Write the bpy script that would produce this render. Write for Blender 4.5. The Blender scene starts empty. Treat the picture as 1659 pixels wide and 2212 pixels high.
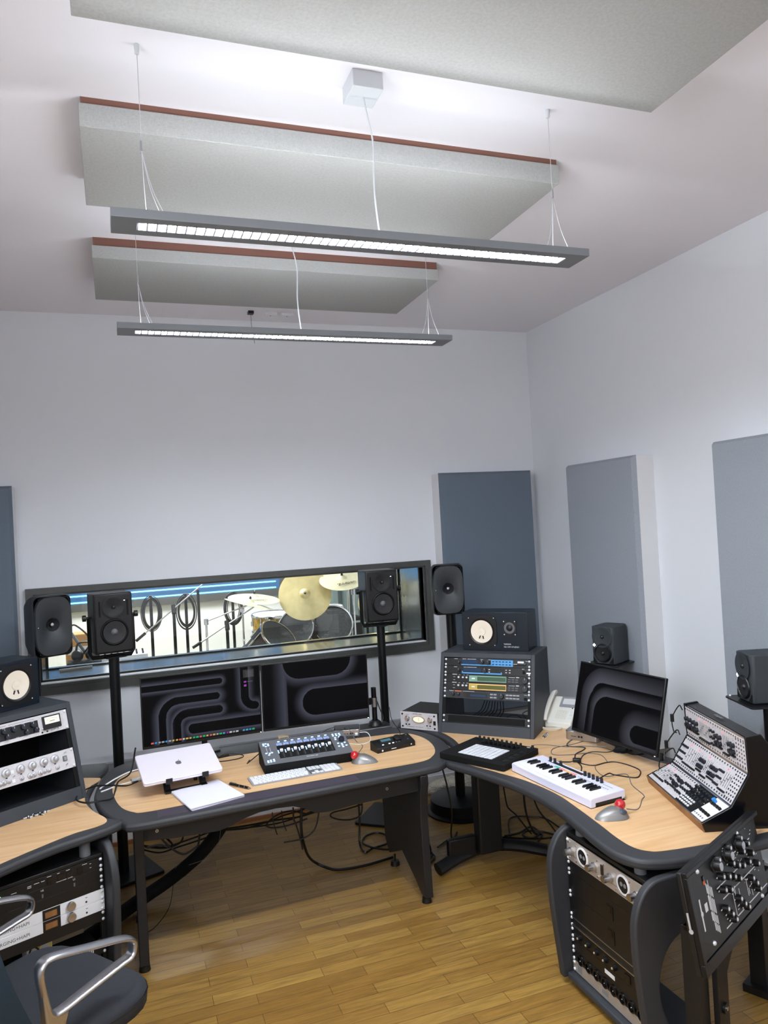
import bpy, math, random
from mathutils import Vector, Matrix
random.seed(7)
PI=math.pi
col=bpy.context.scene.collection
sc=bpy.context.scene
# ---------------------------------------------------------------- camera, light, exposure
F_PX=1611.5; YAW,PITCH,ROLL=0.347026586,0.0164862049,0.0541209950; CAM_H=1.9
def cam_basis():
    cy,sy,cp,sp=math.cos(YAW),math.sin(YAW),math.cos(PITCH),math.sin(PITCH)
    fwd=Vector((sy*cp,cy*cp,sp)); right=Vector((cy,-sy,0)); down=fwd.cross(right)
    cr,sr=math.cos(ROLL),math.sin(ROLL)
    return cr*right+sr*down, -sr*right+cr*down, fwd
_r,_d,_f=cam_basis()
cd=bpy.data.cameras.new('camera'); cam=bpy.data.objects.new('camera',cd); col.objects.link(cam)
cd.sensor_fit='HORIZONTAL'; cd.sensor_width=36; cd.lens=36*F_PX/1659; cd.clip_start=.05; cd.clip_end=60
mw=Matrix((( _r.x,-_d.x,-_f.x,0),(_r.y,-_d.y,-_f.y,0),(_r.z,-_d.z,-_f.z,CAM_H),(0,0,0,1)))
cam.matrix_world=mw
sc.camera=cam
w=bpy.data.worlds.new('world'); sc.world=w; w.use_nodes=True
w.node_tree.nodes['Background'].inputs[0].default_value=(.8,.85,1,1); w.node_tree.nodes['Background'].inputs[1].default_value=.05
sc.view_settings.view_transform='Standard'; sc.view_settings.look='None'; sc.view_settings.gamma=1
sc.view_settings.use_curve_mapping=False
sc.view_settings.exposure=1.0
UP_STRENGTH=9.6; DOWN_STRENGTH=255.0; LAMP_COL=(.88,.95,1.0); BOOTH_STRENGTH=17.0
FILL_W=10; SIDE_W=44
al=bpy.data.lights.new('fill','AREA'); al.shape='RECTANGLE'; al.size=3.6; al.size_y=1.3; al.energy=FILL_W; al.color=(.92,.96,.98)
alo=bpy.data.objects.new('fill',al); col.objects.link(alo); alo.location=(.81,-2.56,2.45); alo.rotation_euler=(math.radians(97),0,0)  # unseen fill lamp added in the rear wall opening to brighten the walls
al=bpy.data.lights.new('fill_side','AREA'); al.shape='RECTANGLE'; al.size=1.6; al.size_y=1.0; al.energy=SIDE_W; al.color=(.93,.96,.99)
alo=bpy.data.objects.new('fill_side',al); col.objects.link(alo); alo.location=(-1.40,.2,2.25); alo.rotation_euler=(math.radians(76),0,math.radians(-90))  # second added fill lamp, out of view, lifts the right wall
T=.68          # desk top height
CEIL=3.32; RW=3.05; BW=5.0; LW=-1.43; FW=-2.6

# ---------------------------------------------------------------- helpers
def lin(c):
    return tuple(((v/12.92) if v<=.04045 else ((v+.055)/1.055)**2.4) for v in c)
def rgb(r,g,b): return lin((r/255,g/255,b/255))+(1,)
MATS={}
def mat(name,c,rough=.5,metal=0,emit=None,es=0,spec=.5,noise=None,bump=None,coat=0,trans=0):
    m=bpy.data.materials.new(name); m.use_nodes=True; nt=m.node_tree; b=nt.nodes['Principled BSDF']
    b.inputs['Base Color'].default_value=c; b.inputs['Roughness'].default_value=rough; b.inputs['Metallic'].default_value=metal
    b.inputs['Specular IOR Level'].default_value=spec
    if coat: b.inputs['Coat Weight'].default_value=coat; b.inputs['Coat Roughness'].default_value=.1
    if trans: b.inputs['Transmission Weight'].default_value=trans
    if emit: b.inputs['Emission Color'].default_value=emit; b.inputs['Emission Strength'].default_value=es
    tc=None
    if noise or bump: tc=nt.nodes.new('ShaderNodeTexCoord')
    if noise:      # (scale, amount)
        n=nt.nodes.new('ShaderNodeTexNoise'); n.inputs['Scale'].default_value=noise[0]; n.inputs['Detail'].default_value=3
        nt.links.new(tc.outputs['Object'],n.inputs['Vector'])
        mr=nt.nodes.new('ShaderNodeMapRange'); mr.inputs[1].default_value=.3; mr.inputs[2].default_value=.7
        mr.inputs[3].default_value=1-noise[1]; mr.inputs[4].default_value=1+noise[1]
        nt.links.new(n.outputs['Fac'],mr.inputs[0])
        mx=nt.nodes.new('ShaderNodeVectorMath'); mx.operation='SCALE'; mx.inputs[0].default_value=c[:3]
        nt.links.new(mr.outputs[0],mx.inputs['Scale']); nt.links.new(mx.outputs[0],b.inputs['Base Color'])
    if bump:       # (scale, strength, distance)
        n=nt.nodes.new('ShaderNodeTexNoise'); n.inputs['Scale'].default_value=bump[0]; n.inputs['Detail'].default_value=2
        nt.links.new(tc.outputs['Object'],n.inputs['Vector'])
        bp=nt.nodes.new('ShaderNodeBump'); bp.inputs['Strength'].default_value=bump[1]; bp.inputs['Distance'].default_value=bump[2]
        nt.links.new(n.outputs['Fac'],bp.inputs['Height']); nt.links.new(bp.outputs[0],b.inputs['Normal'])
    MATS[name]=m; return m
def emat(name,c,s): return mat(name,(0.02,.02,.02,1),.4,emit=c,es=s)

mat('wall',rgb(227,230,236),.9,bump=(180,.15,.002))
mat('ceiling_paint',rgb(238,236,242),.9,bump=(120,.1,.002))
mat('white_board',rgb(222,222,224),.6)
mat('wood_strip',rgb(150,95,60),.6)
mat('red_wood',rgb(116,78,66),.7)
mat('frame_dark',rgb(74,75,73),.45,noise=(12,.08))
mat('rim',rgb(50,51,55),.55,bump=(500,.25,.001),noise=(5,.05))
mat('desk_black',rgb(24,24,27),.5,bump=(500,.2,.001))
mat('cab_grey',rgb(52,56,62),.55,bump=(500,.2,.001),noise=(8,.05))
mat('black',rgb(16,16,18),.42)
mat('black_matte',rgb(10,10,11),.8,spec=.3)
mat('black_gloss',rgb(10,11,16),.18)
mat('black_metal',rgb(20,21,24),.35,metal=.3)
mat('rubber',rgb(12,12,13),.4)
mat('knob_dark',rgb(26,30,40),.4)
mat('speaker_charcoal',rgb(38,42,46),.5,bump=(900,.25,.0006))
mat('speaker_dark',rgb(50,56,61),.6,bump=(900,.25,.0006))
mat('speaker_black',rgb(13,13,16),.42,bump=(900,.2,.0006))
mat('navy_black',rgb(7,20,34),.38,noise=(30,.15))
mat('cone_white',rgb(238,226,208),.7)
mat('cone_black',rgb(34,34,38),.38)
mat('chrome',rgb(205,205,210),.15,metal=1)
mat('alu',rgb(190,190,195),.28,metal=1)
mat('alu_matte',rgb(200,200,205),.5,metal=.4)
mat('silver_face',rgb(212,208,212),.45,metal=.2,noise=(60,.05))
mat('champagne',rgb(196,186,176),.4,metal=.5)
mat('laptop_alu',rgb(232,225,236),.45,metal=.1)
mat('lamp_grey',rgb(128,132,138),.5,metal=.2)
mat('lamp_white',rgb(205,208,212),.5)
mat('white',rgb(235,235,238),.5)
mat('cream',rgb(236,234,226),.5)
mat('paper',rgb(228,226,240),.8)
mat('white_plastic',rgb(222,222,244),.35)
mat('pad_white',rgb(222,224,232),.6)
mat('key_white',rgb(240,240,246),.4)
mat('grey_key',rgb(150,150,160),.5)
mat('light_grey',rgb(150,152,158),.5)
mat('mid_grey',rgb(95,97,102),.5)
mat('red_ball',rgb(190,12,28),.12,coat=1)
mat('red',rgb(220,40,60),.4)
mat('trackball_silver',rgb(140,138,138),.35,metal=.5)
mat('trackball_dark',rgb(60,66,78),.35)
mat('fabric_chair',rgb(44,46,52),.95,bump=(700,.5,.001),noise=(400,.15))
mat('mesh_back',rgb(28,48,62),.8,bump=(900,.6,.001),noise=(500,.2))
mat('yellow',rgb(225,200,40),.5)
mat('blue_panel',rgb(84,160,222),.5)
mat('blue_dark',rgb(20,50,80),.3)
mat('lcd_green',rgb(122,160,140),.4); mat('lcd_green_dark',rgb(62,88,66),.3)
mat('lcd_yellow',rgb(190,165,70),.4); mat('lcd_olive',rgb(92,92,36),.3)
mat('meter_cream',rgb(240,234,205),.5,emit=(1,.95,.8,1),es=.15)
mat('mark_white',rgb(225,225,228),.6)
mat('mark_grey',rgb(130,130,135),.6)
mat('mark_orange',rgb(220,110,60),.6)
mat('screw',rgb(232,236,242),.3,metal=.35)
mat('brass',rgb(214,196,140),.32,metal=.55,noise=(14,.10))
mat('brass_pale',rgb(230,222,190),.3,metal=.5,noise=(14,.08))
mat('drum_gold',rgb(196,160,60),.3,metal=.6,noise=(25,.4))
mat('drum_wood',rgb(40,28,26),.55)
mat('drumhead',rgb(66,68,70),.75,noise=(60,.25))
mat('drumhead_white',rgb(210,214,214),.4)
mat('curtain',rgb(110,124,124),.9,noise=(5,.1))
mat('booth_wall',rgb(226,226,224),.9)
mat('booth_floor',rgb(150,140,90),.5)
mat('sill_metal',rgb(140,146,146),.16,metal=.6,noise=(9,.1))
mat('wool',rgb(236,228,212),1.0,bump=(90,1,.02),noise=(60,.1))
mat('orange_wood',rgb(190,140,80),.5)
mat('tan_panel',rgb(168,150,120),.6)
mat('teal',rgb(100,190,170),.5); mat('coral',rgb(240,150,140),.5); mat('amber',rgb(245,195,120),.5)
mat('blue_knob',rgb(50,140,220),.4)
mat('vinyl_purple',rgb(66,58,70),.45,bump=(500,.2,.001))
emat('led_blue',(.35,.6,1,1),1.6); emat('led_white',(.85,.93,1,1),4); emat('led_green',(.3,1,.4,1),4)
emat('led_red',(1,.15,.2,1),1.2)
emat('scribble_screen',(.35,.5,1,1),.45); emat('screen_dim',(.1,.35,.45,1),.25); emat('phone_lcd',(.75,.8,.85,1),.35)
emat('lamp_up_dim',LAMP_COL+(1,),UP_STRENGTH*.4); emat('lamp_up',LAMP_COL+(1,),UP_STRENGTH); emat('lamp_down',LAMP_COL+(1,),DOWN_STRENGTH); emat('lamp_down_dim',LAMP_COL+(1,),DOWN_STRENGTH*.31)
emat('booth_light',(1,1,.95,1),BOOTH_STRENGTH)
emat('tube_blue',(.12,.50,1,1),3.0); emat('blue_glow',(.04,.16,.36,1),.6)
mat('louvre',rgb(215,218,235),.3,metal=.3)

def fabric(name,c,sc_=420):
    m=mat(name,c,.95); nt=m.node_tree; b=nt.nodes['Principled BSDF']
    tc=nt.nodes.new('ShaderNodeTexCoord'); mp=nt.nodes.new('ShaderNodeMapping'); mp.inputs['Scale'].default_value=(1,1,.25)
    mp2=nt.nodes.new('ShaderNodeMapping'); mp2.inputs['Scale'].default_value=(.25,.25,1)
    n1=nt.nodes.new('ShaderNodeTexNoise'); n2=nt.nodes.new('ShaderNodeTexNoise')
    for n,p in ((n1,mp),(n2,mp2)):
        n.inputs['Scale'].default_value=sc_; nt.links.new(tc.outputs['Object'],p.inputs[0]); nt.links.new(p.outputs[0],n.inputs['Vector'])
    ad=nt.nodes.new('ShaderNodeMath'); nt.links.new(n1.outputs['Fac'],ad.inputs[0]); nt.links.new(n2.outputs['Fac'],ad.inputs[1])
    mr=nt.nodes.new('ShaderNodeMapRange'); mr.inputs[1].default_value=.7; mr.inputs[2].default_value=1.3; mr.inputs[3].default_value=.91; mr.inputs[4].default_value=1.09
    nt.links.new(ad.outputs[0],mr.inputs[0])
    mx=nt.nodes.new('ShaderNodeVectorMath'); mx.operation='SCALE'; mx.inputs[0].default_value=c[:3]
    nt.links.new(mr.outputs[0],mx.inputs['Scale']); nt.links.new(mx.outputs[0],b.inputs['Base Color'])
    bp=nt.nodes.new('ShaderNodeBump'); bp.inputs['Strength'].default_value=.2; bp.inputs['Distance'].default_value=.001
    nt.links.new(ad.outputs[0],bp.inputs['Height']); nt.links.new(bp.outputs[0],b.inputs['Normal'])
fabric('fabric_pale',rgb(160,160,158)); fabric('fabric_grey',rgb(150,156,165)); fabric('fabric_slate',rgb(104,116,130))

def woodmat(name,c1,c2,scale=(2,30,30),rough=.35):
    m=mat(name,c1,rough); nt=m.node_tree; b=nt.nodes['Principled BSDF']
    tc=nt.nodes.new('ShaderNodeTexCoord'); mp=nt.nodes.new('ShaderNodeMapping'); mp.inputs['Scale'].default_value=scale
    n=nt.nodes.new('ShaderNodeTexNoise'); n.inputs['Scale'].default_value=1; n.inputs['Detail'].default_value=5; n.inputs['Distortion'].default_value=.6
    cr=nt.nodes.new('ShaderNodeValToRGB'); cr.color_ramp.elements[0].color=c2; cr.color_ramp.elements[1].color=c1
    cr.color_ramp.elements[0].position=.3; cr.color_ramp.elements[1].position=.65
    nt.links.new(tc.outputs['Object'],mp.inputs[0]); nt.links.new(mp.outputs[0],n.inputs['Vector']); nt.links.new(n.outputs['Fac'],cr.inputs[0]); nt.links.new(cr.outputs[0],b.inputs['Base Color'])
woodmat('beech',rgb(226,188,144),rgb(208,164,116),(2,28,28),.38)
woodmat('walnut',rgb(150,104,60),rgb(112,72,40),(20,3,20),.4)

def floormat():
    m=mat('parquet',rgb(190,150,80),.34); nt=m.node_tree; b=nt.nodes['Principled BSDF']
    tc=nt.nodes.new('ShaderNodeTexCoord')
    br=nt.nodes.new('ShaderNodeTexBrick'); br.offset=.37; br.offset_frequency=2; br.squash=1
    br.inputs['Color1'].default_value=rgb(162,126,64); br.inputs['Color2'].default_value=rgb(136,99,46); br.inputs['Mortar'].default_value=rgb(92,66,32)
    br.inputs['Scale'].default_value=1; br.inputs['Mortar Size'].default_value=.0012; br.inputs['Brick Width'].default_value=.46; br.inputs['Row Height'].default_value=.068
    br.inputs['Bias'].default_value=-.1
    nt.links.new(tc.outputs['Object'],br.inputs['Vector'])
    mp=nt.nodes.new('ShaderNodeMapping'); mp.inputs['Scale'].default_value=(3,34,1)
    n=nt.nodes.new('ShaderNodeTexNoise'); n.inputs['Scale'].default_value=1.6; n.inputs['Detail'].default_value=6; n.inputs['Distortion'].default_value=1.2
    nt.links.new(tc.outputs['Object'],mp.inputs[0]); nt.links.new(mp.outputs[0],n.inputs['Vector'])
    mr=nt.nodes.new('ShaderNodeMapRange'); mr.inputs[1].default_value=.3; mr.inputs[2].default_value=.7; mr.inputs[3].default_value=.72; mr.inputs[4].default_value=1.18
    nt.links.new(n.outputs['Fac'],mr.inputs[0])
    mx=nt.nodes.new('ShaderNodeVectorMath'); mx.operation='SCALE'
    nt.links.new(br.outputs['Color'],mx.inputs[0]); nt.links.new(mr.outputs[0],mx.inputs['Scale']); nt.links.new(mx.outputs[0],b.inputs['Base Color'])
floormat()
def glassmat():
    m=bpy.data.materials.new('glass'); m.use_nodes=True; nt=m.node_tree; nt.nodes.clear()
    o=nt.nodes.new('ShaderNodeOutputMaterial'); t=nt.nodes.new('ShaderNodeBsdfTransparent'); t.inputs[0].default_value=(.95,.965,.975,1)
    g=nt.nodes.new('ShaderNodeBsdfGlossy'); g.inputs['Roughness'].default_value=.02; mx=nt.nodes.new('ShaderNodeMixShader')
    fr=nt.nodes.new('ShaderNodeFresnel'); fr.inputs[0].default_value=1.45
    nt.links.new(fr.outputs[0],mx.inputs[0]); nt.links.new(t.outputs[0],mx.inputs[1]); nt.links.new(g.outputs[0],mx.inputs[2]); nt.links.new(mx.outputs[0],o.inputs[0])
    MATS['glass']=m
glassmat()
def screenmat():
    m=bpy.data.materials.new('screen_picture'); m.use_nodes=True; nt=m.node_tree; b=nt.nodes['Principled BSDF']
    b.inputs['Base Color'].default_value=(.002,.002,.003,1); b.inputs['Roughness'].default_value=.3; b.inputs['Specular IOR Level'].default_value=.06
    a=nt.nodes.new('ShaderNodeAttribute'); a.attribute_name='picture'
    nt.links.new(a.outputs['Color'],b.inputs['Emission Color']); b.inputs['Emission Strength'].default_value=1
    MATS['screen_picture']=m
screenmat()

class MB:
    def __init__(s): s.v=[];s.f=[];s.mi=[];s.mats=[];s.cur=0;s.M=Matrix.Identity(4);s.m('black')
    def m(s,n):
        if n not in s.mats: s.mats.append(n)
        s.cur=s.mats.index(n); return s
    def at(s,M): s.M=M; return s
    def add(s,vs,fs):
        b=len(s.v); s.v+=[tuple(s.M@Vector(v)) for v in vs]; s.f+=[tuple(i+b for i in f) for f in fs]; s.mi+=[s.cur]*len(fs); return s
    def box(s,x0,x1,y0,y1,z0,z1):
        return s.add([(x0,y0,z0),(x1,y0,z0),(x1,y1,z0),(x0,y1,z0),(x0,y0,z1),(x1,y0,z1),(x1,y1,z1),(x0,y1,z1)],
            [(0,3,2,1),(4,5,6,7),(0,1,5,4),(1,2,6,5),(2,3,7,6),(3,0,4,7)])
    def prism(s,pts,z0,z1,axis='z'):
        n=len(pts)
        f={'z':lambda a,b,c:(a,b,c),'x':lambda a,b,c:(c,a,b),'y':lambda a,b,c:(a,c,b)}[axis]
        vs=[f(a,b,z0) for a,b in pts]+[f(a,b,z1) for a,b in pts]
        return s.add(vs,[tuple(reversed(range(n))),tuple(range(n,2*n))]+[(i,(i+1)%n,n+(i+1)%n,n+i) for i in range(n)])
    def ring(s,outer,inner,z0,z1,axis='z'):
        n=len(outer); f={'z':lambda a,b,c:(a,b,c),'x':lambda a,b,c:(c,a,b),'y':lambda a,b,c:(a,c,b)}[axis]
        vs=[f(a,b,z) for z in (z0,z1) for L in (outer,inner) for a,b in L]
        fs=[]
        for i in range(n):
            j=(i+1)%n
            fs+=[(i,n+i,n+j,j),(2*n+i,2*n+j,3*n+j,3*n+i),(i,j,2*n+j,2*n+i),(n+i,3*n+i,3*n+j,n+j)]
        return s.add(vs,fs)
    def lathe(s,prof,n=24,c=(0,0,0),ax='z',a0=0,a1=2*PI):
        full=abs(a1-a0-2*PI)<1e-6; k=n if full else n+1; vs=[]
        for i in range(k):
            a=a0+(a1-a0)*i/n
            for r,h in prof:
                x,y=r*math.cos(a),r*math.sin(a)
                p={'z':(x,y,h),'y':(x,h,y),'x':(h,x,y)}[ax]; vs.append((p[0]+c[0],p[1]+c[1],p[2]+c[2]))
        m=len(prof);fs=[]
        for i in range(n):
            j=(i+1)%k
            for q in range(m-1): fs.append((i*m+q,j*m+q,j*m+q+1,i*m+q+1))
        return s.add(vs,fs)
    def cyl(s,p0,p1,r0,r1=None,n=16):
        r1=r0 if r1 is None else r1; p0=Vector(p0);p1=Vector(p1); d=(p1-p0).normalized()
        a=d.orthogonal().normalized(); b=d.cross(a); vs=[]
        for p,r in ((p0,r0),(p1,r1)):
            for i in range(n):
                t=2*PI*i/n; vs.append(tuple(p+a*r*math.cos(t)+b*r*math.sin(t)))
        return s.add(vs,[tuple(reversed(range(n))),tuple(range(n,2*n))]+[(i,(i+1)%n,n+(i+1)%n,n+i) for i in range(n)])
    def tube(s,pts,r,n=8,smooth=0,closed=False,flat=1.0,up=None):
        P=[Vector(p) for p in pts]
        if smooth: P=cr3(P,smooth,closed)
        k=len(P); R=r if isinstance(r,(list,tuple)) else None
        vs=[];a=None
        for i,p in enumerate(P):
            if closed: d=(P[(i+1)%k]-P[i-1])
            else: d=(P[min(i+1,k-1)]-P[max(i-1,0)])
            if d.length<1e-9: d=Vector((0,0,1))
            d.normalize()
            if up is not None:
                a=Vector(up); a=(a-d*a.dot(d)).normalized()
            elif a is None: a=d.orthogonal().normalized()
            else:
                a=(a-d*a.dot(d)); a=a.normalized() if a.length>1e-6 else d.orthogonal().normalized()
            b=d.cross(a); rr=r if R is None else R[0]+(R[1]-R[0])*i/(k-1)
            for q in range(n):
                t=2*PI*q/n; vs.append(tuple(p+a*rr*math.cos(t)+b*rr*flat*math.sin(t)))
        fs=[]
        for i in range(k if closed else k-1):
            for q in range(n):
                j=(i+1)%k; fs.append((i*n+q,i*n+(q+1)%n,j*n+(q+1)%n,j*n+q))
        if not closed: fs+=[tuple(reversed(range(n))),tuple((k-1)*n+q for q in range(n))]
        return s.add(vs,fs)
    def sphere(s,c,r,n=16,sz=1.0):
        prof=[(max(r*math.sin(PI*i/(n//2)),1e-7),-r*sz*math.cos(PI*i/(n//2))) for i in range(n//2+1)]
        return s.lathe(prof,n,c)
    def text(s,t,size,M,extrude=0.0004,align='CENTER',sx=1.0):
        cu=bpy.data.curves.new('t','FONT'); cu.body=t; cu.size=size; cu.align_x=align; cu.align_y='CENTER'; cu.extrude=extrude; cu.resolution_u=3
        o=bpy.data.objects.new('t',cu); col.objects.link(o)
        me=bpy.data.meshes.new_from_object(o.evaluated_get(bpy.context.evaluated_depsgraph_get()))
        old=s.M; s.M=old@M
        s.add([(v.co.x*sx,v.co.y,v.co.z) for v in me.vertices],[tuple(p.vertices) for p in me.polygons]); s.M=old
        bpy.data.objects.remove(o); bpy.data.meshes.remove(me); bpy.data.curves.remove(cu); return s
    def build(s,name,parent=None,bevel=0,loc=None,rz=0,smooth=35,segs=2,M=None):
        me=bpy.data.meshes.new(name); me.from_pydata(s.v,[],s.f); me.update()
        for n in s.mats: me.materials.append(MATS[n])
        me.polygons.foreach_set('material_index',s.mi)
        used=sorted(set(s.mi))
        if smooth:
            me.polygons.foreach_set('use_smooth',[True]*len(me.polygons)); me.set_sharp_from_angle(angle=math.radians(smooth))
        o=bpy.data.objects.new(name,me); col.objects.link(o)
        if parent: o.parent=parent
        if loc: o.location=loc
        if rz: o.rotation_euler=(0,0,rz)
        if M is not None: o.matrix_local=M
        if bevel:
            b=o.modifiers.new('b','BEVEL'); b.width=bevel; b.segments=segs; b.limit_method='ANGLE'; b.angle_limit=math.radians(40); b.harden_normals=False
        return o
def cr3(P,sub,closed=False):
    out=[];n=len(P)
    for i in range(n if closed else n-1):
        p0=P[i-1] if (closed or i>0) else P[0]*2-P[1]
        p1=P[i];p2=P[(i+1)%n]; p3=P[(i+2)%n] if (closed or i+2<n) else p2*2-p1
        for k in range(sub):
            t=k/sub; out.append(.5*((2*p1)+(p2-p0)*t+(2*p0-5*p1+4*p2-p3)*t*t+(3*p1-p0-3*p2+p3)*t**3))
    if not closed: out.append(P[-1].copy())
    return out
def cr2(pts,sub=6): return [(p.x,p.y) for p in cr3([Vector((a,b,0)) for a,b in pts],sub,True)]
def rr(x0,x1,y0,y1,r,n=5):
    out=[]
    for cx,cy,a in ((x1-r,y1-r,0),(x0+r,y1-r,PI/2),(x0+r,y0+r,PI),(x1-r,y0+r,1.5*PI)):
        for i in range(n+1):
            t=a+PI/2*i/n; out.append((cx+r*math.cos(t),cy+r*math.sin(t)))
    return out
def tag(o,label=None,cat=None,group=None,kind=None):
    if label: o['label']=label
    if cat: o['category']=cat
    if group: o['group']=group
    if kind: o['kind']=kind
    return o
def thing(name,label,cat,loc=(0,0,0),rz=0,group=None,M=None):
    o=bpy.data.objects.new(name,None); col.objects.link(o); o.empty_display_size=.05
    if M is not None: o.matrix_world=M
    else: o.location=loc; o.rotation_euler=(0,0,rz)
    return tag(o,label,cat,group)
def struct(name,mb,label=None,**k):
    o=mb.build(name,**k); tag(o,label or ('room '+name.replace('_',' ')),name.split('_')[0],kind='structure'); return o
def copy_tree(o,parent=None):
    c=o.copy(); col.objects.link(c)
    if parent: c.parent=parent
    for ch in list(o.children): copy_tree(ch,c)
    return c
def TM(x,y,z): return Matrix.Translation((x,y,z))
def RX(a): return Matrix.Rotation(a,4,'X')
def RY(a): return Matrix.Rotation(a,4,'Y')
def RZ(a): return Matrix.Rotation(a,4,'Z')
FRONT=RX(PI/2)       # maps (x,y,z) of a face drawing to x right, z up, outward -y
def frameM(o,u,v):   # matrix with origin o, x along u, y along v, z = u x v
    u=Vector(u).normalized(); v=Vector(v); v=(v-u*v.dot(u)).normalized(); n=u.cross(v)
    return Matrix(((u.x,v.x,n.x,o[0]),(u.y,v.y,n.y,o[1]),(u.z,v.z,n.z,o[2]),(0,0,0,1)))

# ================================================================ ROOM SHELL
struct('floor',MB().m('parquet').box(LW,RW,FW,BW,-.06,0),'honey oak strip parquet floor')
struct('ceiling',MB().m('ceiling_paint').box(LW,RW,FW,BW,CEIL,CEIL+.08),'white painted ceiling')
WX0,WX1,WZ0,WZ1=-.47,2.08,1.045,1.575   # clear opening of the window
b=MB().m('wall'); Yb=BW+.55
b.box(LW-.1,WX0,BW,Yb,0,CEIL); b.box(WX1,RW,BW,Yb,0,CEIL); b.box(WX0,WX1,BW,Yb,0,WZ0); b.box(WX0,WX1,BW,Yb,WZ1,CEIL)
struct('wall_back',b,'white back wall with the control window')
struct('wall_right',MB().m('wall').box(RW,RW+.1,FW,Yb,0,CEIL),'white wall on the right')
struct('wall_left',MB().m('wall').box(LW-.1,LW,FW,-.6,0,CEIL).box(LW-.1,LW,1.0,BW,0,CEIL).box(LW-.1,LW,-.6,1.0,0,1.75).box(LW-.1,LW,-.6,1.0,2.75,CEIL),'white wall on the left outside the view')
struct('wall_front',MB().m('wall').box(LW-.1,-1.0,FW-.1,FW,0,CEIL).box(2.62,RW+.1,FW-.1,FW,0,CEIL).box(-1.0,2.62,FW-.1,FW,0,1.79).box(-1.0,2.62,FW-.1,FW,3.11,CEIL),'white wall behind the viewer')
struct('window_added_left',MB().m('white').ring([(-.6,1.75),(1.0,1.75),(1.0,2.75),(-.6,2.75)],[(-.55,1.8),(.95,1.8),(.95,2.7),(-.55,2.7)],LW-.08,LW-.03,'x'),'daylight window added in the left wall outside the view for light')  # opening and frame added out of view for the side fill lamp
w3=struct('window_added_rear',MB().m('white').ring([(-1.0,1.79),(2.62,1.79),(2.62,3.11),(-1.0,3.11)],[(-.95,1.84),(2.57,1.84),(2.57,3.06),(-.95,3.06)],FW-.08,FW-.02,'y').box(.78,.84,FW-.08,FW-.02,1.84,3.06),'wide daylight window added unseen behind the viewer for light')  # added opening, never in view, that houses the rear fill lamp
struct('baseboard_back',MB().m('white').box(LW,RW,BW-.014,BW,0,.075).m('wood_strip').box(LW,RW,BW-.032,BW-.014,0,.022),'white baseboard with a brown wooden bead along the back wall')
struct('baseboard_right',MB().m('white').box(RW-.014,RW,FW,BW-.03,0,.075).m('wood_strip').box(RW-.032,RW-.014,FW,BW-.03,0,.022),'white baseboard along the right wall')

struct('trim_1',MB().m('light_grey').box(LW,RW,BW-.035,BW,.455,.515),'grey cable duct along the back wall')
# window between control room and live room
def rect(x0,x1,z0,z1): return [(x0,z0),(x1,z0),(x1,z1),(x0,z1)]
b=MB().m('frame_dark')
b.ring(rect(WX0-.055,WX1+.055,WZ0-.07,WZ1+.05),rect(WX0-.012,WX1+.012,WZ0-.025,WZ1+.012),BW-.028,BW,'y')
b.ring(rect(WX0-.02,WX1+.02,WZ0-.034,WZ1+.02),rect(WX0,WX1,WZ0-.006,WZ1),BW-.014,BW+.05,'y')
wf=struct('window_1',b,'long dark framed control room window over the desk')
b=MB().m('sill_metal').box(WX0,WX1,BW+.052,Yb+.05,WZ0-.012,WZ0+.003); b.build('window_sill',wf)
b=MB().m('sill_metal').box(WX0-.01,WX0+.002,BW+.052,Yb+.05,WZ0,WZ1).box(WX1-.002,WX1+.01,BW+.052,Yb+.05,WZ0,WZ1).m('frame_dark').box(WX0,WX1,BW+.052,Yb+.05,WZ1-.002,WZ1+.01); b.build('reveal_lining',wf)
b=MB().m('rubber')
for y in (BW+.055,Yb-.06):
    b.ring(rect(WX0,WX1,WZ0,WZ1),rect(WX0+.012,WX1-.012,WZ0+.012,WZ1-.004),y-.008,y+.008,'y')
b.build('gasket',wf)
for y in (BW+.055,Yb-.06):
    MB().m('glass').box(WX0+.01,WX1-.01,y-.003,y+.003,WZ0+.01,WZ1-.003).build('pane',wf)

# ================================================================ CEILING PANELS AND PENDANT LAMPS
def ceil_panel(x0,x1,y0,y1,z0,z1,lab):
    t=thing('acoustic_ceiling_panel',lab,'acoustic panel',((x0+x1)/2,(y0+y1)/2,z0),0,'acoustic panels on the ceiling')
    hx,hy,h=(x1-x0)/2,(y1-y0)/2,z1-z0
    MB().m('fabric_pale').box(-hx,hx,-hy,hy,0,h).build('fabric_pad',t,bevel=.002)
    MB().m('red_wood').box(-hx+.006,hx-.006,-hy+.006,hy-.006,h,CEIL-z0).build('mounting_frame',t)
ceil_panel(-.045,1.74,1.38,1.99,3.22,3.295,'pale grey ceiling panel nearest the viewer, cut by the top edge of the photo')
ceil_panel(-.048,1.733,2.522,3.125,3.22,3.297,'pale grey ceiling panel in the middle of the row, behind the nearer pendant lamp')
ceil_panel(-.042,1.731,3.703,4.355,3.22,3.28,'pale grey ceiling panel farthest back, above the farther pendant lamp')

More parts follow.
